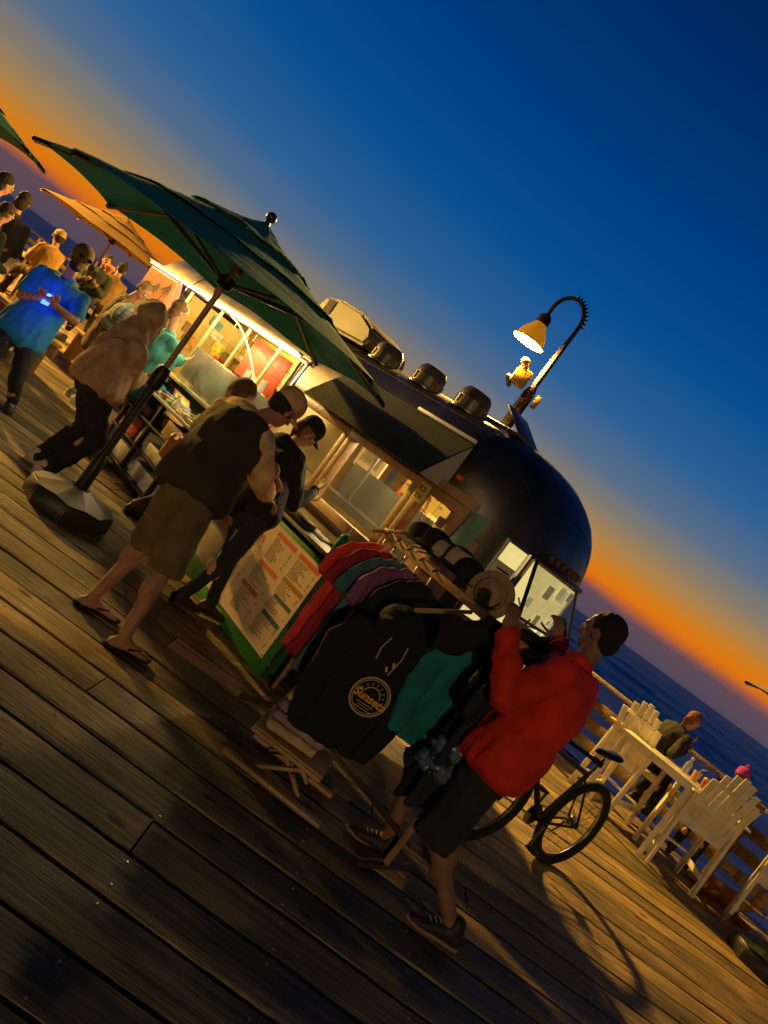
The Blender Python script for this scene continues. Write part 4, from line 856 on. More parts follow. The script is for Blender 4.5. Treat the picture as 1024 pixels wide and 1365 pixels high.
# ------------------------------------------------------------ bicycle
fr_ = V((2.46, 5.58, 0)); bd = V((-.775, -.632, 0)).normalized()
bi = root('bicycle', fr_, math.atan2(bd.y, bd.x), 'black mountain bicycle parked behind the man in red', 'bicycle')
rub = mat('bike_tyre', (.012, .012, .012), .8, bump=60, bs=.6); bkm = mat('bike_black', (.012, .012, .013), .5); chm = mat('bike_chrome', (.5, .45, .35), .25, 1)
def wheel(x):
    b = B(); pts = [V((x+.33*math.cos(a), 0, .36+.33*math.sin(a))) for a in [2*math.pi*k/40 for k in range(41)]]; b.tube(pts, .037, 10); w_ = b.build('wheel', rub, bi)
    b = B(); b.tube([V((x+.295*math.cos(a), 0, .36+.295*math.sin(a))) for a in [2*math.pi*k/40 for k in range(41)]], .011, 6); b.build('rim', chm, w_)
    b = B()
    for k in range(28):
        a = 2*math.pi*k/28; b.tube([V((x+.02*math.cos(a+.9), .02*(1 if k % 2 else -1), .36+.02*math.sin(a+.9))), V((x+.29*math.cos(a), 0, .36+.29*math.sin(a)))], .0016, 4)
    b.build('spokes', chm, w_); B().lathe([(.02, -.05), (.025, -.03), (.025, .03), (.02, .05)], (x, 0, .36), 14, M.Rotation(rad(90), 3, 'X')).build('hub', chm, w_)
wheel(0); wheel(1.06)
fm = B(); bbk = V((.42, 0, .30)); sth = V((.24, 0, .74)); hdt = V((.86, 0, .82)); hdb = V((.90, 0, .70))
for a, c_, r_ in ((bbk, sth, .017), (sth, hdt, .018), (bbk, hdb, .022), (hdt, hdb, .022)): fm.tube([a, c_], r_, 10)
for y_ in (-.05, .05): fm.tube([V((0, y_, .36)), V((.2, y_*.8, .33)), bbk+V((0, y_*.5, 0))], .010, 8).tube([V((0, y_, .36)), V((.2, y_*.5, .66)), sth+V((0, 0, -.04))], .009, 8)
fm.build('frame', bkm, bi)
fk = B(); 
for y_ in (-.055, .055): fk.tube([V((1.06, y_, .36)), V((.97, y_, .62)), V((.92, y_*.8, .68))], .015, 8)
fk.tube([V((.92, -.05, .68)), V((.92, .05, .68))], .018, 8); fk.build('fork', bkm, bi)
B().tube([sth, V((.19, 0, .90))], .013, 8).build('seat_post', chm, bi)
s_ = B(); s_.loft([(.04, 0, .955), (.10, 0, .95), (.2, 0, .935), (.31, 0, .93), (.34, 0, .925)], [(.05, .02), (.075, .028), (.05, .026), (.022, .02), (.012, .012)], seg=12); s_.build('saddle', bkm, bi)
hb = B(); hb.tube([hdt, V((.83, 0, .90)), V((.90, 0, .93))], .015, 8).tube([V((.86, -.34, .95)), V((.9, -.12, .93)), V((.9, .12, .93)), V((.86, .34, .95))], .013, 8); hb.build('handlebar', bkm, bi)
for y_ in (-.3, .3): B().tube([V((.868, y_, .948)), V((.855, y_*1.22, .953))], .02, 8).build('grip', rub, bi)
ck = B(); ck.lathe([(.02, -.006), (.085, -.004), (.085, .004), (.02, .006)], bbk+V((0, -.05, 0)), 28, M.Rotation(rad(90), 3, 'X')); ck.build('chainring', chm, bi)
for sg, a in ((-1, 100), (1, 280)):
    d_ = V((math.cos(rad(a)), 0, math.sin(rad(a)))); cr_ = B(); cr_.tube([bbk+V((0, sg*.07, 0)), bbk+d_*.17+V((0, sg*.08, 0))], .011, 8); co_ = cr_.build('crank', chm, bi); B().box(bbk+d_*.17+V((0, sg*.13, 0)), (.09, .09, .02), bev=.005).build('pedal', bkm, co_)
B().lathe([(.01, -.02), (.055, -.018), (.04, .01), (.03, .02), (.01, .02)], (0, -.03, .36), 22, M.Rotation(rad(90), 3, 'X')).build('cassette', chm, bi); B().tube([V((0, -.05, .34)), V((.03, -.055, .26)), V((.08, -.055, .22))], .010, 6).build('derailleur', bkm, bi)
B().tube([V((0, -.045, .40)), bbk+V((0, -.05, .083))], .004, 5).tube([V((.08, -.05, .21)), bbk+V((0, -.05, -.083))], .004, 5).build('drive_chain', chm, bi)
# leaf-like scrap on the deck
q = G_ = P(314, 888, 5.05); lf = B((q.x, q.y, 0)); lf.sheet([[V((q.x, q.y, .012))+V((.045*u_-.0, .012*v_*(1-u_*u_), .006*math.sin(3*u_)+.004*v_*v_)) for u_ in (-1, -.6, -.2, .2, .6, 1)] for v_ in (-1, 0, 1)], .001)
o = lf.build('green_wrapper', mat('bright_green_film', (.25, .7, .15), .4)); tag(o, 'small bright green wrapper lying on the deck below the menu board', 'wrapper')
# ------------------------------------------------------------ people
def skin(name, c): return mat(name, c, .62, ns=11, amt=.22, bump=120, bs=.25)
skA = skin('skin_tan', (.42, .20, .11)); skB = skin('skin_light', (.55, .30, .18)); skC = skin('skin_brown', (.28, .13, .07))
def ik(A, Bp, l1, l2, pole):
    d = Bp-A; D = d.length; D2 = min(D, (l1+l2)*.999); u = d.normalized(); Bp = A+u*D2
    x = (l1*l1-l2*l2+D2*D2)/(2*D2); h = math.sqrt(max(1e-6, l1*l1-x*x)); p = pole-u*pole.dot(u); p.normalize(); return A+u*x+p*h, Bp
def hand(b, w_, d, nrm, curl=.5, side=1, s=1):
    """palm + five separate fingers; d direction, nrm palm normal, side +1/-1 thumb side"""
    d = d.normalized(); nrm = (nrm-d*nrm.dot(d)).normalized(); sx = d.cross(nrm)*side
    Rm = M((sx, d, nrm)).transposed(); b.sph(w_+d*.048*s, (.041*s, .052*s, .016*s), Rm); b.cap(w_-d*.02, w_+d*.02, .026*s, .028*s, 10)
    for k, (o, L_) in enumerate(((-.030, .058), (-.010, .070), (.010, .076), (.030, .068))):
        p = w_+d*.088*s+sx*o*s; dd = d.copy(); a = curl*.55
        for q, f in enumerate((.45, .32, .26)):
            dd = (dd*math.cos(a)+nrm*math.sin(a)).normalized(); p2 = p+dd*L_*f*s*1.05; b.cap(p, p2, (.0095-.001*q)*s, (.0088-.001*q)*s, 8); p = p2; a = curl*.9
            nn = nrm
    p = w_+d*.03*s+sx*.034*s; dd = (d*.55+sx*.8+nrm*.25).normalized()
    for q, L_ in enumerate((.04, .03, .024)):
        p2 = p+dd*L_*s; b.cap(p, p2, (.012-.0015*q)*s, (.0105-.0015*q)*s, 8); p = p2; dd = (dd+d*.35+nrm*.2*curl).normalized()
def person(label, base, pelvis, neck, head, hdir, sh_yaw, hip_yaw, wr, ank, toe, skm, top=None, bottom=None, shoes=None, hairm=None, hair='short', hat=None, sc=1.0,
           elb=None, knee=None, hood=None, vox=.011, handsd=None, curl=(.6, .6), group=None, curlh=None, sleeve='long', leg='long', vest=None, palm=None, wrinkle=.015, fat=1.0, cvox=None, extra=None, bulk=0):
    org = V((base[0], base[1], 0)); r = root('person', org, 0, label, 'person', group)
    cv = cvox or vox*1.15
    pel, nk, hd_ = V(pelvis)-org, V(neck)-org, V(head)-org; hdir = V(hdir).normalized()
    ax = lambda yaw: V((math.cos(rad(yaw)), math.sin(rad(yaw)), 0))     # axis pointing to the person's right
    sa, ha = ax(sh_yaw), ax(hip_yaw); spine = (nk-pel).normalized()
    fs_ = Up.cross(sa); fh = Up.cross(ha)
    sR, sL = nk+sa*.175*sc*fat-spine*.075*sc, nk-sa*.175*sc*fat-spine*.075*sc
    hR, hL = pel+ha*.085*sc, pel-ha*.085*sc
    up_l, fo_l, th_l, sh_l = .29*sc, .26*sc, .44*sc, .43*sc
    W = [V(q)-org for q in wr]; K = [V(q)-org for q in ank]
    elb = elb or [-Up*.6-fs_*.6+sa*.4, -Up*.6-fs_*.6-sa*.4]; knee = knee or [fh+ha*.1, fh-ha*.1]
    E_ = []; 
    for i, s0 in enumerate((sR, sL)):
        ej, wj = ik(s0, W[i], up_l, fo_l, V(elb[i])); W[i] = wj; E_.append(ej)
    N_ = []
    for i, h0 in enumerate((hR, hL)):
        kj, aj = ik(h0, K[i], th_l, sh_l, V(knee[i])); N_.append(kj); K[i] = aj
    toe = [V(t).normalized() for t in toe]
    def torso(b, g=0, lo=-.10, hi=1.0, neckr=.06, hem=0):
        Ls = [(-.12, .12, .09), (-.05, .155, .115), (.0, .165, .12), (.25, .145, .105), (.45, .14, .105), (.65, .155, .115), (.80, .172, .112), (.90, .165, .095), (.97, .11, .075), (1.02, neckr, neckr)]
        Ls = [q for q in Ls if q[0] >= lo-.001 and q[0] <= hi+.001]
        mid = (pel+nk)/2-(Up.cross(sa))*.03*0
        cs = [pel.lerp(nk, f)+(fs_*(-.022)*math.sin(math.pi*min(1, max(0, f)))) for f, a_, c_ in Ls]
        b.loft(cs, [((a_*fat+g+(hem if f < .3 else hem*.5 if f < .7 else 0))*sc, (c_*fat+g+(hem if f < .3 else hem*.5 if f < .7 else 0))*sc) for f, a_, c_ in Ls], sides=[ha.lerp(sa, min(1, max(0, f))) for f, a_, c_ in Ls], seg=20)
    # -- body
    b = B(); torso(b)
    b.cap(nk-spine*.03, hd_-hdir*.02-Up*.05*sc, .058*sc, .052*sc)
    hr_ = sa if abs(hdir.dot(sa)) < .6 else Up.cross(hdir)*-1
    hx = hdir.cross(Up); hx = hx.normalized() if hx.length > .1 else sa; hz = hx.cross(hdir).normalized(); HR = M((hx, hdir, hz)).transposed(); s = sc
    b.sph(hd_+hz*.022*s-hdir*.01*s, (.074*s, .094*s, .088*s), HR, 18); b.sph(hd_-hz*.045*s+hdir*.025*s, (.056*s, .062*s, .072*s), HR); b.sph(hd_-hz*.088*s+hdir*.058*s, (.026*s, .024*s, .022*s), HR)
    b.cap(hd_+hz*.012*s+hdir*.083*s, hd_-hz*.022*s+hdir*.104*s, .009*s, .0135*s, 8); b.sph(hd_-hz*.025*s+hdir*.092*s, (.018*s, .012*s, .010*s), HR)
    b.sph(hd_-hz*.055*s+hdir*.082*s, (.024*s, .010*s, .007*s), HR); b.sph(hd_-hz*.066*s+hdir*.079*s, (.021*s, .011*s, .008*s), HR); b.sph(hd_+hz*.028*s+hdir*.077*s, (.052*s, .014*s, .010*s), HR)
    for sg in (-1, 1): b.sph(hd_+hx*sg*.074*s-hz*.012*s-hdir*.005*s, (.012*s, .020*s, .032*s), HR, 10)
    for i, s0 in enumerate((sR, sL)):
        b.cap(s0, E_[i], .050*s, .040*s); b.cap(E_[i], W[i], .040*s, .027*s); m_ = E_[i].lerp(W[i], .3); b.sph(m_, .042*s)
        d = (W[i]-E_[i]).normalized(); 
        if handsd and handsd[i] is not None: d = V(handsd[i]).normalized()
        pn_ = V(palm[i]) if palm and palm[i] is not None else (hd_-W[i])
        hand(b, W[i]+(W[i]-E_[i]).normalized()*.01, d, pn_, curl[i], 1 if i == 0 else -1, s)
    for i, h0 in enumerate((hR, hL)):
        b.cap(h0, N_[i], .082*s*fat, .056*s); b.cap(N_[i], K[i], .052*s, .036*s); fk_ = Up.cross(ha); m_ = N_[i].lerp(K[i], .3)-(toe[i]*.018); b.sph(m_, (.052*s, .052*s, .095*s), None)
        a = K[i]; t = toe[i]; heel = V((a.x, a.y, a.z-.05*s))-t*.035*s; b.sph(heel, (.034*s, .034*s, .03*s)); b.loft([heel, a+t*.06*s-Up*.035*s, a+t*.14*s-Up*.055*s, a+t*.185*s-Up*.062*s], [(.03*s, .035*s), (.036*s, .032*s), (.042*s, .02*s), (.036*s, .013*s)], sides=t.cross(Up), seg=12); b.cap(a, a+t*.05*s-Up*.035*s, .036*s, .03*s)
    organic(b, 'body', skm, r, vox, 3)
    ew = mat('eye_white', (.6, .58, .5), .2); ei = mat('eye_iris', (.03, .015, .01), .15)
    for sg in (-1, 1):
        q = hd_+hx*sg*.031*s+hz*.006*s+hdir*.080*s; o = B().sph(q, (.0125*s, .0125*s, .0125*s)).build('eye', ew, r); B().sph(q+hdir*.0085*s, .006*s).build('iris', ei, o)
    # -- clothes
    def sleeves(b, g=0, f0=0, f1=1.0, rr=(.070, .060, .044)):
        for i, s0 in enumerate((sR, sL)):
            g = bulk*.6; b.cap(s0, E_[i], (rr[0]+g)*s, (rr[1]+g)*s)
            if f1 > 0: b.cap(E_[i], E_[i].lerp(W[i], f1), (rr[1]+g)*s, (rr[2]+g)*s)
    if top:
        b = B(); torso(b, .026+bulk*.5, -.12 if not vest else -.05, 1.0, hem=.028+bulk if not vest else .0)
        if sleeve == 'long': sleeves(b, .0, 0, .97)
        else:
            for i, s0 in enumerate((sR, sL)): b.cap(s0, s0.lerp(E_[i], .72), .066*s, .064*s)
        if hood == 'down': b.sph(nk-fs_*.07*s-Up*.0, (.13*s, .09*s, .075*s), M((sa, fs_, Up)).transposed()); b.cap(nk+sa*.07*s+fs_*.03*s, nk-fs_*.05*s+sa*.05*s, .035*s, .045*s); b.cap(nk-sa*.07*s+fs_*.03*s, nk-fs_*.05*s-sa*.05*s, .035*s, .045*s)
        elif hood == 'up':
            b.sph(hd_-hdir*.035*s+hz*.012*s, (.118*s, .125*s, .138*s), HR, 18); b.cap(hd_-hdir*.03*s-hz*.05*s, nk-fs_*.03*s, .11*s, .125*s)
        else: b.loft([nk-spine*.02*s, nk+spine*.035*s], [(.072*s, .072*s), (.064*s, .064*s)], sides=[sa, sa], seg=16)
        g = organic(b, 'top', top, r, cv, 3, wrinkle*s, 8)
        if sleeve == 'long':
            for i in (0, 1):
                d = (W[i]-E_[i]).normalized(); c_ = E_[i].lerp(W[i], .93); B().loft([c_, c_+d*.035*s], [.041*s, .038*s], seg=14).build('cuff', top, g)
    if vest:
        b = B(); torso(b, .044+bulk*.5, -.12, .97, hem=.034); 
        for i, s0 in enumerate((sR, sL)): b.sph(s0-(s0-nk)*.12, .078*s)
        organic(b, 'vest', vest, r, cv, 3, wrinkle*s, 7)
    if bottom:
        b = B(); b.loft([pel-Up*.10*s, pel-Up*.03*s, pel+spine*.06*s, pel+spine*.11*s], [(.14*s*fat, .115*s*fat), (.178*s*fat, .138*s*fat), (.172*s*fat, .13*s*fat), (.158*s*fat, .122*s*fat)], sides=ha, seg=20)
        for i, h0 in enumerate((hR, hL)):
            if leg == 'shorts': kk = N_[i]; b.cap(h0-Up*.02, h0.lerp(kk, .75), .105*s, .098*s); b.loft([h0.lerp(kk, .6), kk+(kk-h0).normalized()*.03*s], [.098*s, .105*s], seg=16)
            elif leg == 'slim': b.cap(h0, N_[i], .092*s*fat, .062*s); b.cap(N_[i], N_[i].lerp(K[i], .95), .060*s, .044*s)
            else: b.cap(h0, N_[i], .098*s*fat, .072*s); b.cap(N_[i], N_[i].lerp(K[i], .98), .070*s, .058*s); b.sph(K[i].lerp(N_[i], .06), (.062*s, .062*s, .05*s))
        organic(b, 'shorts' if leg == 'shorts' else 'trousers', bottom, r, cv, 3, wrinkle*s, 8, fold=(1, 1, .6))
    if shoes:
        kind, m_ = shoes[0], shoes[1]; sole = shoes[2] if len(shoes) > 2 else m_
        for i in (0, 1):
            a = K[i]; t = toe[i]; sx = t.cross(Up); z0 = a.z-.085*s; fl = lambda f, z: V((a.x, a.y, z0+z*s))+t*f*s
            b = B(); b.loft([fl(-.085, .012), fl(-.07, .012), fl(.02, .012), fl(.12, .012), fl(.19, .016), fl(.215, .02)], [(.022*s, .010*s), (.036*s, .013*s), (.036*s, .013*s), (.048*s, .013*s), (.038*s, .012*s), (.012*s, .008*s)], sides=sx, seg=14); so = b.build('sole', sole, r)
            if kind == 'sandal':
                sb_ = B(); sb_.tube([fl(.14, .03), fl(.12, .055)+sx*.02*s, fl(.05, .045)+sx*.042*s], .007*s, 6).tube([fl(.14, .03), fl(.12, .055)-sx*.02*s, fl(.05, .045)-sx*.042*s], .007*s, 6); sb_.build('strap', m_, so)
            else:
                b = B(); b.sph(fl(-.045, .055), (.045*s, .045*s, .05*s)); b.loft([fl(-.06, .045), fl(.0, .06), (fl(.07, .05)), fl(.14, .035), fl(.195, .03)], [(.04*s, .04*s), (.044*s, .05*s), (.046*s, .038*s), (.048*s, .026*s), (.03*s, .016*s)], sides=sx, seg=14); b.cap(fl(-.01, .06), fl(-.015, .11), .045*s, .046*s)
                u_ = organic(b, 'shoe', m_, r, .009, 2)
                lb = B()
                for q in range(4): lb.tube([fl(.04+.022*q, .098-.009*q)-sx*.022*s, fl(.05+.022*q, .103-.009*q), fl(.04+.022*q, .098-.009*q)+sx*.022*s], .0028*s, 5)
                lb.build('laces', MATS['white_card'], u_)
    if hairm and hood != 'up':
        b = B(); b.sph(hd_+hz*(.034 if not hat else .0)*s-hdir*.024*s, (.080*s, .092*s, (.088 if not hat else .06)*s), HR, 18); b.sph(hd_-hz*.022*s-hdir*.05*s, (.066*s, .052*s, .062*s), HR)
        if hair == 'long': b.loft([hd_+hz*.02*s-hdir*.05*s, hd_-hz*.09*s-hdir*.075*s, nk-fs_*.07*s-Up*.06*s, nk-fs_*.09*s-Up*.17*s], [(.06*s, .05*s), (.055*s, .04*s), (.06*s, .035*s), (.03*s, .02*s)], sides=sa, seg=14)
        elif hair == 'tail': b.cap(hd_-hdir*.09*s, hd_-hdir*.12*s-Up*.06*s, .025*s, .02*s); b.cap(hd_-hdir*.12*s-Up*.06*s, hd_-hdir*.11*s-Up*.17*s, .022*s, .012*s)
        elif hair == 'bun': b.sph(hd_+hz*.10*s-hdir*.06*s, .042*s)
        elif hair == 'mid': b.sph(hd_-hz*.05*s-hdir*.045*s, (.082*s, .06*s, .075*s), HR)
        organic(b, 'hair', hairm, r, .009, 2, .006, 28)
    if hat:
        hm, kind = hat; off = hd_+hz*.045*s-hdir*.008*s
        bk_ = -1 if kind == 'backward' else 1
        b = B(); seg = 24; vs = []; prof_ = [(.088, -.02), (.090, .015), (.084, .05), (.066, .078), (.038, .094), (.0, .098)]
        if kind == 'beanie': prof_ = [(.09, -.045), (.094, -.01), (.092, .035), (.076, .07), (.045, .092), (0, .1)]
        for q, z in prof_:
            for k in range(seg): a = 2*math.pi*k/seg; vs.append(off+hx*q*1.02*s*math.cos(a)+hdir*q*1.2*s*math.sin(a)+hz*z*1.05*s)
        b.add(vs, [(i*seg+k, i*seg+(k+1) % seg, (i+1)*seg+(k+1) % seg, (i+1)*seg+k) for i in range(5) for k in range(seg)], True); ho = b.build('cap' if kind != 'beanie' else 'beanie', hm, r)
        if kind != 'beanie':
            g = []
            for q in (0, .33, .66, 1):
                row = []
                for i in range(11):
                    a = math.pi*(.14+.72*i/10); x = .086*math.cos(a); y_ = .100*math.sin(a)+q*.078*math.sin(math.pi*i/10)**.6
                    row.append(off+hx*x*s+hdir*bk_*y_*s+hz*(-.012-.016*q-.35*x*x*4)*s)
                g.append(row)
            b = B(); b.sheet(g, .004); b.build('peak', hm, ho)
        else: B().sph(off+hz*.12*s, .03*s).build('pompom', hm, ho)
    info = dict(sR=sR, sL=sL, E=E_, W=W, N=N_, K=K, nk=nk, pel=pel, hd=hd_, sa=sa, fs=fs_, hz=hz, hx=hx, hdir=hdir, spine=spine, org=org)
    return r, info
hb_ = cloth('hair_brown', (.03, .017, .01)); hbl = cloth('hair_blonde', (.24, .13, .04)); hred = cloth('hair_auburn', (.22, .08, .03)); hblk = cloth('hair_dark', (.012, .009, .007))
m1, i1 = person('man in tan cap, dark vest, olive shorts and flip flops, leaning to the counter', (-.9, 4.2), P(258, 652, 4.27), P(332, 556, 4.48), P(379, 545, 4.60), (.62, .62, -.42), -28, -25,
    [P(355, 658, 4.80), P(372, 640, 4.95)], [(-.735, 4.075, .085), (-1.05, 4.30, .085)], [(.82, .5, 0), (.88, .42, 0)], skA, top=cloth('beige_fleece', (.78, .52, .20)), bottom=cloth('olive_twill', (.16, .12, .04)), shoes=('sandal', mat('sandal_black', (.012, .012, .012), .6)),
    hairm=hb_, hat=(cloth('tan_cap', (.62, .38, .15)), 'cap'), sc=.99, hood='down', vox=.0075, bulk=.022, leg='shorts', vest=cloth('dark_brown_vest', (.05, .032, .012)), wrinkle=.013, cvox=.010, elb=[-Up*.8+V((.5, -.5, 0)), -Up*.8-V((.5, .2, 0))], handsd=[V((.7, .5, -.3)), V((.6, .6, -.3))], palm=[Up*-1+V((.3, .3, 0)), -Up])
wl = B((0, 0, 0)); q = P(362, 664, 4.86); wo = B((q.x, q.y, q.z)).box(q, (.075, .15, .012), M.Rotation(rad(-40), 3, 'Z'), .004).build('phone', mat('phone_dark', (.02, .02, .02), .2)); tag(wo, 'dark phone held by the man in the tan cap', 'phone')
w2_, i2 = person('person in a black hoodie and cap bent over the counter, round emblem on the back', (-.7, 5.4), P(338, 682, 5.25), P(385, 597, 5.50), P(410, 577, 5.66), (.72, .5, -.45), -42, -35,
    [P(418, 655, 5.62), P(402, 660, 5.75)], [(-.80, 5.36, .085), (-.62, 5.52, .085)], [(.75, .6, 0), (.8, .55, 0)], skB, top=blk, bottom=cloth('dark_navy_leggings', (.018, .022, .032)), shoes=('shoe', mat('shoe_dark', (.03, .02, .014), .6), mat('sole_brown', (.08, .05, .03), .6)),
    hairm=hbl, hair='tail', hat=(cloth('black_cap', (.012, .012, .012)), 'cap'), sc=.95, hood='down', vox=.009, leg='slim', elb=[-Up+V((.3, -.3, 0)), -Up-V((.3, .2, 0))])
# emblem on the back of that hoodie
bc = i2['nk'].lerp(i2['pel'], .30)-i2['fs']*.15; sx_ = i2['sa']; up_ = i2['spine']; nn = -i2['fs']; nn = (nn-up_*nn.dot(up_)).normalized()
def ring2(b, R1, R2, a0=0, a1=360):
    N = 40; b.sheet([[bc+nn*.012+(sx_*math.cos(rad(a0+(a1-a0)*i/N))+up_*math.sin(rad(a0+(a1-a0)*i/N)))*R_ for i in range(N+1)] for R_ in (R1, R2)], .004)
b = B(); ring2(b, .105, .116); b.build('emblem_ring', em, w2_); b = B(); ring2(b, .05, .057, 0, 180); b.build('emblem_sun', em, w2_)
text('Sunsets', 'emblem_lettering', em, w2_, .065, bc+nn*.02, sx_, up_, ext=.003, shear=.25, bold=.002)
for i in (0, 1):
    E0, W0 = i2['E'][i], i2['W'][i]; d = (W0-E0).normalized()
    for f in (.80, .9): c_ = E0.lerp(W0, f); B().loft([c_, c_+d*.008], [.044, .044], seg=14).build('cuff_stripe', MATS['grey_card'], w2_)
p3_, i3 = person('hooded person in dark brown half hidden behind the man in the tan cap', (-1.6, 6.6), P(268, 612, 6.55), P(313, 545, 6.6), P(324, 528, 6.65), (.6, .75, -.3), -40, -35,
    [P(300, 610, 6.9), P(280, 600, 6.9)], [(-1.55, 6.5, .085), (-1.78, 6.65, .085)], [(.7, .7, 0), (.6, .8, 0)], skA, top=cloth('brown_hooded_jacket', (.12, .065, .03)), bottom=hb_, shoes=('shoe', mat('shoe_dark', (.03, .02, .014), .6)), sc=.98, hood='up', vox=.012)
q = P(236, 602, 6.3); bg_ = root('shoulder_bag', q, rad(-30), 'tan leather bag hanging low behind the tan capped man', 'bag'); b = B(); b.box((0, 0, 0), (.28, .12, .26), bev=.05); organic(b, 'bag_body', mat('tan_leather', (.34, .15, .04), .5, ns=6), bg_, .01, 3, .01)
qq = P(300, 555, 6.45)-q; iv = M.Rotation(rad(30), 3, 'Z'); qq = iv @ qq; B().tube([V((-.08, 0, .12)), qq*.5+V((0, -.03, .0)), qq], .010, 6).build('strap', MATS['tan_leather'], bg_)
p4_, i4 = person('person in a brown hooded sweatshirt, hood up, with black trousers and white trainers', (-2.4, 6.0), P(128, 512, 5.98), P(180, 452, 6.08), P(204, 428, 6.2), (.75, .6, -.25), -40, -35,
    [P(188, 505, 6.35), P(170, 495, 6.45)], [(-2.33, 5.93, .085), (-2.52, 6.14, .085)], [(.9, .3, 0), (.85, .5, 0)], skB, top=cloth('brown_sweatshirt', (.42, .26, .17)), bottom=cloth('black_trousers', (.012, .012, .012)), shoes=('shoe', mat('trainer_white', (.55, .48, .38), .6), mat('sole_cream', (.6, .5, .35), .6)), sc=1.0, hood='up', vox=.010, fat=1.0, bulk=.026, wrinkle=.024)
p5_, i5 = person('blonde person in a teal sweatshirt and rolled jeans looking into the bright trailer window', (-2.8, 8.2), P(185, 522, 8.15), P(226, 446, 8.22), P(240, 416, 8.3), (.8, .5, -.1), -45, -40,
    [P(215, 500, 8.5), P(240, 480, 8.5)], [(-2.72, 8.16, .10), (-2.98, 8.4, .10)], [(.6, -.5, 0), (.7, .4, 0)], skB, top=cloth('aqua_sweatshirt', (.09, .42, .40)), bottom=cloth('blue_denim', (.06, .12, .22)), shoes=('shoe', mat('shoe_brown', (.2, .12, .06), .6), mat('sole_cream', (.6, .5, .35), .6)), hairm=hbl, hair='mid', sc=1.04, vox=.012, bulk=.03, fat=1.08)
p6_, i6 = person('person in a camouflage top and grey patterned trousers stooping beside the bench', (-4.0, 9.5), P(128, 462, 9.5), P(172, 398, 9.45), P(192, 388, 9.4), (.8, -.2, -.5), -60, -50,
    [P(190, 430, 9.3), P(180, 425, 9.5)], [(-3.9, 9.5, .085), (-4.1, 9.7, .085)], [(.8, .2, 0), (.8, -.2, 0)], skA, top=mat('camouflage_cloth', (.20, .13, .05), .85, ns=16, amt=.85), bottom=mat('patterned_cloth', (.22, .23, .21), .85, ns=22, amt=.9, stretch=(1, 1, 3)), shoes=('shoe', mat('trainer_white', (.55, .48, .38), .6)), hairm=hbl, vox=.014)
sb2 = root('striped_shawl', P(168, 424, 9.25), rad(-30), 'pale striped cloth draped over the stooping person in camouflage', 'cloth'); b = B(); b.sph((0, 0, 0), (.26, .16, .17)); b.sph((-.14, 0, -.12), (.17, .13, .13)); organic(b, 'cloth', mat('striped_grey_cloth', (.30, .33, .30), .85, ns=5, amt=.75, stretch=(1, 1, 9)), sb2, .012, 3, .03, 6)
p7_, i7 = person('man in a bright blue t-shirt with a dark cap and mask looking at a phone', (-3.5, 6.9), P(28, 446, 6.95), P(90, 372, 6.95), P(106, 346, 6.86), (.55, -.55, -.35), -155, -160,
    [P(58, 398, 6.66), P(70, 404, 6.64)], [(-3.62, 6.98, .085), (-3.42, 7.14, .085)], [(-.3, -.9, 0), (.5, -.8, 0)], skA, top=cloth('bright_blue_cotton', (.008, .20, .48)), bottom=cloth('black_trousers', (.012, .012, .012)), shoes=('shoe', mat('shoe_dark', (.03, .02, .014), .6)), hairm=hb_, hat=(cloth('brown_cap', (.12, .075, .04)), 'cap'), sc=1.02, sleeve='short', vox=.0095, fat=1.12, leg='slim', elb=[-Up*.8+V((-.9, .2, 0)), -Up*.7+V((.9, .1, 0))])
o = B().sph(i7['hd']-i7['hz']*.05+i7['hdir']*.035, (.066, .070, .050), M((i7['hx'], i7['hdir'], i7['hz'])).transposed()).build('face_mask', hblk, p7_)
B().box(i7['hd']+i7['hz']*.082+i7['hdir']*.085, (.13, .02, .035), M((i7['hx'], i7['hdir'], i7['hz'])).transposed(), .01).build('sunglasses', mat('dark_lens', (.01, .01, .01), .1), p7_)
q = P(64, 400, 6.62); ph = B(tuple(q)); ph.box(q, (.075, .15, .01), M.Rotation(rad(50), 3, 'X') @ M.Rotation(rad(15), 3, 'Z'), .003); po_ = ph.build('phone', MATS['phone_dark']); tag(po_, 'dark phone held in both hands by the man in blue', 'phone')
sc_ = B(tuple(q)); Rp = M.Rotation(rad(50), 3, 'X') @ M.Rotation(rad(15), 3, 'Z'); sc_.box(q+Rp @ V((0, 0, .0065)), (.066, .135, .002), Rp); so_ = sc_.build('screen', mat('blue_screen', (.05, .1, .6), .3, emit=(.03, .08, 1), es=9), po_, loc=(0, 0, 0))
L = bpy.data.lights.new('screen_light', 'AREA'); L.energy = 2.2; L.color = (.03, .08, 1); L.shape = 'RECTANGLE'; L.size = .07; L.size_y = .13; lo = bpy.data.objects.new('screen_light', L); COL.objects.link(lo); lo.location = q+Rp @ V((0, 0, .012)); tgt = (i7['org']+i7['nk']*.6+i7['pel']*.4)-lo.location; lo.rotation_euler = tgt.to_track_quat('-Z', 'Y').to_euler()
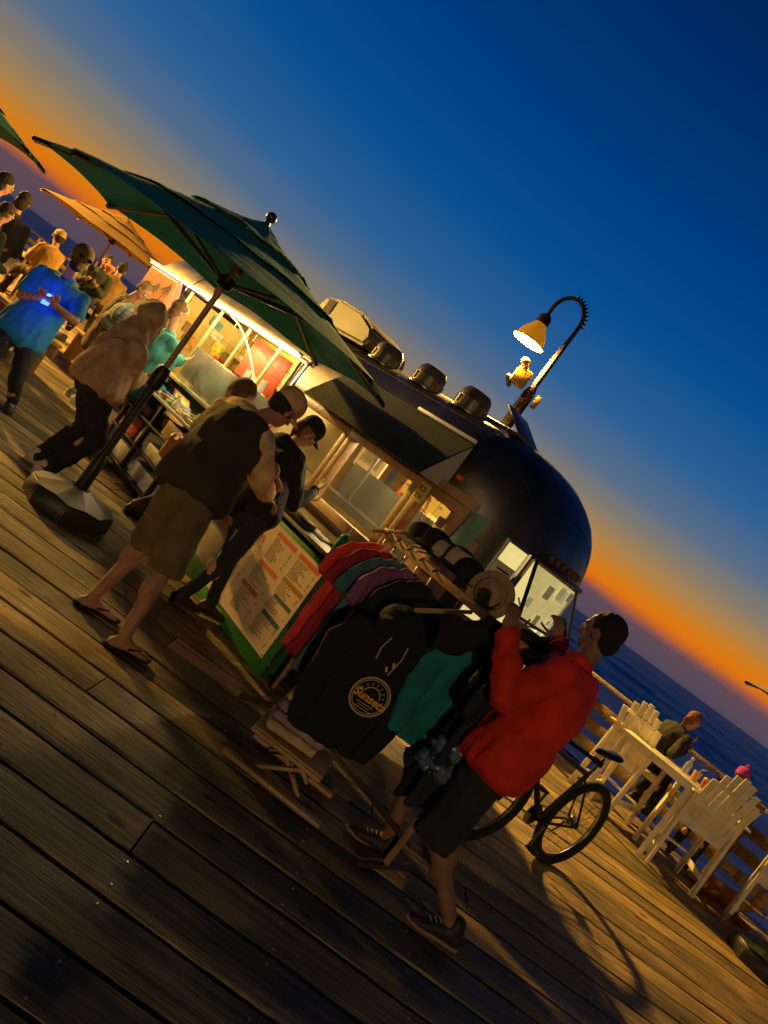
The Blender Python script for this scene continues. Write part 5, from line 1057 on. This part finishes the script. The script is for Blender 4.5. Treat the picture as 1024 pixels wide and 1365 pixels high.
def stander(label, x, y, hz_, face, tm, bm__, hairm, sc=1.0, hair='short', hat=None, lean=0, vx=.016, group=None, hood=None):
    ya = face-90; f = V((math.cos(rad(face)), math.sin(rad(face)), 0)); rr_ = V((math.cos(rad(ya)), math.sin(rad(ya)), 0)); c_ = V((x, y, 0)); k = hz_/1.62
    return person(label, (x, y), c_+Up*.93*k, c_+Up*1.42*k+f*lean, c_+Up*hz_+f*(lean+.03), f-Up*.15, ya, ya, [c_+Up*1.02*k+f*.26+rr_*.16, c_+Up*1.05*k+f*.26-rr_*.16], [c_+rr_*.11+Up*.085, c_-rr_*.12+Up*.085+f*.08], [f, f], skA, top=tm, bottom=bm__, shoes=('shoe', mat('shoe_dark', (.03, .02, .014), .6)), hairm=hairm, hair=hair, hat=hat, sc=sc*k, vox=vx, group=group, hood=hood)
def headat(px_, py_, Y): q = P(px_, py_, Y); return q.x, q.y, q.z
for a in [((4, 243, 8.8), 60, 'standing person with dark hair cut off at the top of the left crowd', cloth('charcoal_coat', (.02, .022, .02)), blk, hblk, 'mid', None),
          ((6, 282, 8.2), 70, 'person in a dark green coat at the left edge in front of others', cloth('dark_green_coat', (.025, .035, .02)), blk, hb_, 'long', None),
          ((31, 268, 9.3), 120, 'person with a dark coat and pale collar standing right of the left edge group', cloth('black_coat', (.012, .010, .010)), blk, hb_, 'mid', None)]:
    x, y, z = headat(*a[0]); z = min(z, 1.72); stander(a[2], x, y, z, a[1], a[3], a[4], a[5], hair=a[6], hat=a[7])
def sitter(label, x, y, seat, face, tm, bm__, hairm, hair='short', hood=None, hat=None, sc=.95, lean=.08, hands=None, vx=.016, skm=None, sleeve='long'):
    ya = face-90; f = V((math.cos(rad(face)), math.sin(rad(face)), 0)); rr_ = V((math.cos(rad(ya)), math.sin(rad(ya)), 0)); c_ = V((x, y, 0)); pz = seat+.10
    hands = hands or [c_+Up*(pz+.22)+f*.36+rr_*.1, c_+Up*(pz+.22)+f*.36-rr_*.1]
    return person(label, (x, y), c_+Up*pz, c_+Up*(pz+.47)+f*lean, c_+Up*(pz+.63)+f*(lean+.06), f-Up*.3, ya, ya, hands, [c_+f*.45+rr_*.12+Up*max(.085, seat-.40), c_+f*.42-rr_*.12+Up*max(.085, seat-.40)], [f, f], skm or skA, top=tm, bottom=bm__, shoes=('shoe', mat('shoe_dark', (.03, .02, .014), .6)), hairm=hairm, hair=hair, hood=hood, hat=hat, sc=sc, vox=vx, knee=[f+Up*.6, f+Up*.6], sleeve=sleeve)
x, y, z = headat(84, 322, 11.6); sitter('seated person in a mustard jacket and cap beside the timber table', x, y, z-.73, 150, cloth('mustard_jacket', (.42, .22, .05)), hb_, hb_, hat=(cloth('mustard_cap', (.45, .28, .06)), 'cap'))
x, y, z = headat(144, 350, 12.2); sitter('far seated person in dark clothes with an orange scarf', x, y, max(.45, z-.73), -70, cloth('dark_green_coat', (.025, .035, .02)), blk, hb_)
q = P(147, 357, 12.0); sf = B(tuple(q)); sf.loft([q+V((0, 0, .05)), q, q-V((0, 0, .09))], [.06, .09, .03], seg=12); tag(sf.build('scarf', cloth('orange_scarf', (.6, .2, .07))), 'orange scarf round the neck of the far seated person', 'scarf')
x, y, z = headat(163, 360, 12.4); sitter('far seated person in a brown jacket with hair in a bun', x, y, max(.45, z-.73), 120, cloth('brown_jacket', (.20, .11, .03)), hb_, hblk, hair='bun')
# man in red
m3, i8 = person('man in a red jacket and dark shorts facing the clothes rack with raised hands', (1.3, 3.65), P(662, 1012, 3.66), P(772, 884, 3.66), P(801, 846, 3.70), (-.78, .62, -.2), 62, 74,
    [P(745, 858, 3.98), P(676, 848, 3.42)], [(1.02, 3.93, .09), (1.41, 3.545, .09)], [(-.98, .12, 0), (-.97, -.1, 0)], skC, top=cloth('red_jacket', (.72, .028, .008)), bottom=cloth('charcoal_shorts', (.022, .024, .020)), shoes=('shoe', mat('trainer_black', (.02, .018, .017), .6), mat('sole_tan', (.42, .22, .12), .6)), hairm=hblk, sc=1.01, vox=.0075, cvox=.010, leg='shorts', wrinkle=.02, fat=1.04, bulk=.012,
    elb=[-Up*.8+V((-.2, .5, 0)), -Up*1.0+V((-.15, -.35, 0))], handsd=[V((-.5, .2, .8)), V((-.3, .1, .9))], palm=[V((-.3, .9, 0)), V((-.2, .9, 0))], curl=(.9, .9))
q0, q1 = P(682, 842, 3.52), P(752, 856, 3.98); hb3 = root('held_shirt', q0, 0, 'black shirt held up between the hands of the man in red', 't-shirt'); g = []
for j in range(9):
    v_ = j/8; row = []
    for i in range(13):
        u_ = i/12; p = q0.lerp(q1, -.25+1.5*u_)+V((-.10, .06, 0))*(.5+v_)-Up*(.27*v_+.07*math.sin(math.pi*u_)*(1-v_)*.6)+V((-.03, .03, 0))*math.sin(u_*14+v_*3); p.z += .03*noise.noise(V((u_*4, v_*4, 2)))+.02; row.append(p-q0)
    g.append(row)
B().sheet(g, .008).build('fabric', blk, hb3)
# seated person by the rail
sw, i9 = sitter('person in a dark jacket sitting at the tall cream table, hands at the face', 4.03, 8.80, .66, 20, cloth('dark_olive_jacket', (.028, .028, .018)), cloth('black_trousers', (.012, .012, .012)), hred, hair='tail', sc=.95, lean=.26, hands=[P(912, 1000, 8.72), P(915, 990, 8.86)], vx=.010, skm=skB)
ch_, i10 = stander('child in a magenta knitted hat standing beyond the right cream chair', 4.95, 8.55, 1.22, 60, cloth('plum_coat', (.10, .03, .08)), blk, hb_, hat=(cloth('magenta_knit', (.48, .04, .36)), 'beanie'), sc=1.05, vx=.012)
# dog lying by the chair legs
dg_ = root('dog', (5.28, 8.05, 0), rad(-35), 'small golden brown dog lying by the legs of the cream chairs', 'dog'); b = B()
b.loft([(-.26, 0, .10), (-.2, 0, .12), (-.05, 0, .125), (.1, 0, .13), (.18, 0, .15)], [(.05, .05), (.10, .09), (.095, .10), (.10, .11), (.07, .08)], seg=16); b.cap((.16, 0, .16), (.25, 0, .24), .07, .06); b.sph((.28, 0, .26), (.07, .06, .06)); b.cap((.31, 0, .25), (.38, 0, .235), .036, .026)
for y_ in (-.06, .06): b.cap((.12, y_, .07), (.20, y_, .03), .04, .028); b.cap((.20, y_, .03), (.34, y_, .022), .026, .022); b.cap((-.17, y_*1.4, .09), (-.06, y_*1.7, .05), .065, .04); b.cap((-.06, y_*1.7, .045), (-.20, y_*1.8, .025), .03, .022); b.cap((-.2, y_*1.8, .025), (-.10, y_*1.8, .018), .022, .02); b.cap((.26, y_*.95, .30), (.25, y_*1.25, .22), .026, .018)
b.tube([V((-.26, 0, .10)), V((-.36, .05, .05)), V((-.38, .14, .03)), V((-.30, .20, .03))], [.03, .025, .022, .012], 10)
organic(b, 'body', cloth('dog_fur', (.36, .16, .05)), dg_, .008, 3, .012, 30)
for y_ in (-.028, .028): B().sph((.335, y_, .275), .008).build('eye', mat('eye_iris', (.03, .015, .01), .15), dg_)
B().sph((.405, 0, .24), .013).build('nose', MATS['black_rubber'], dg_)
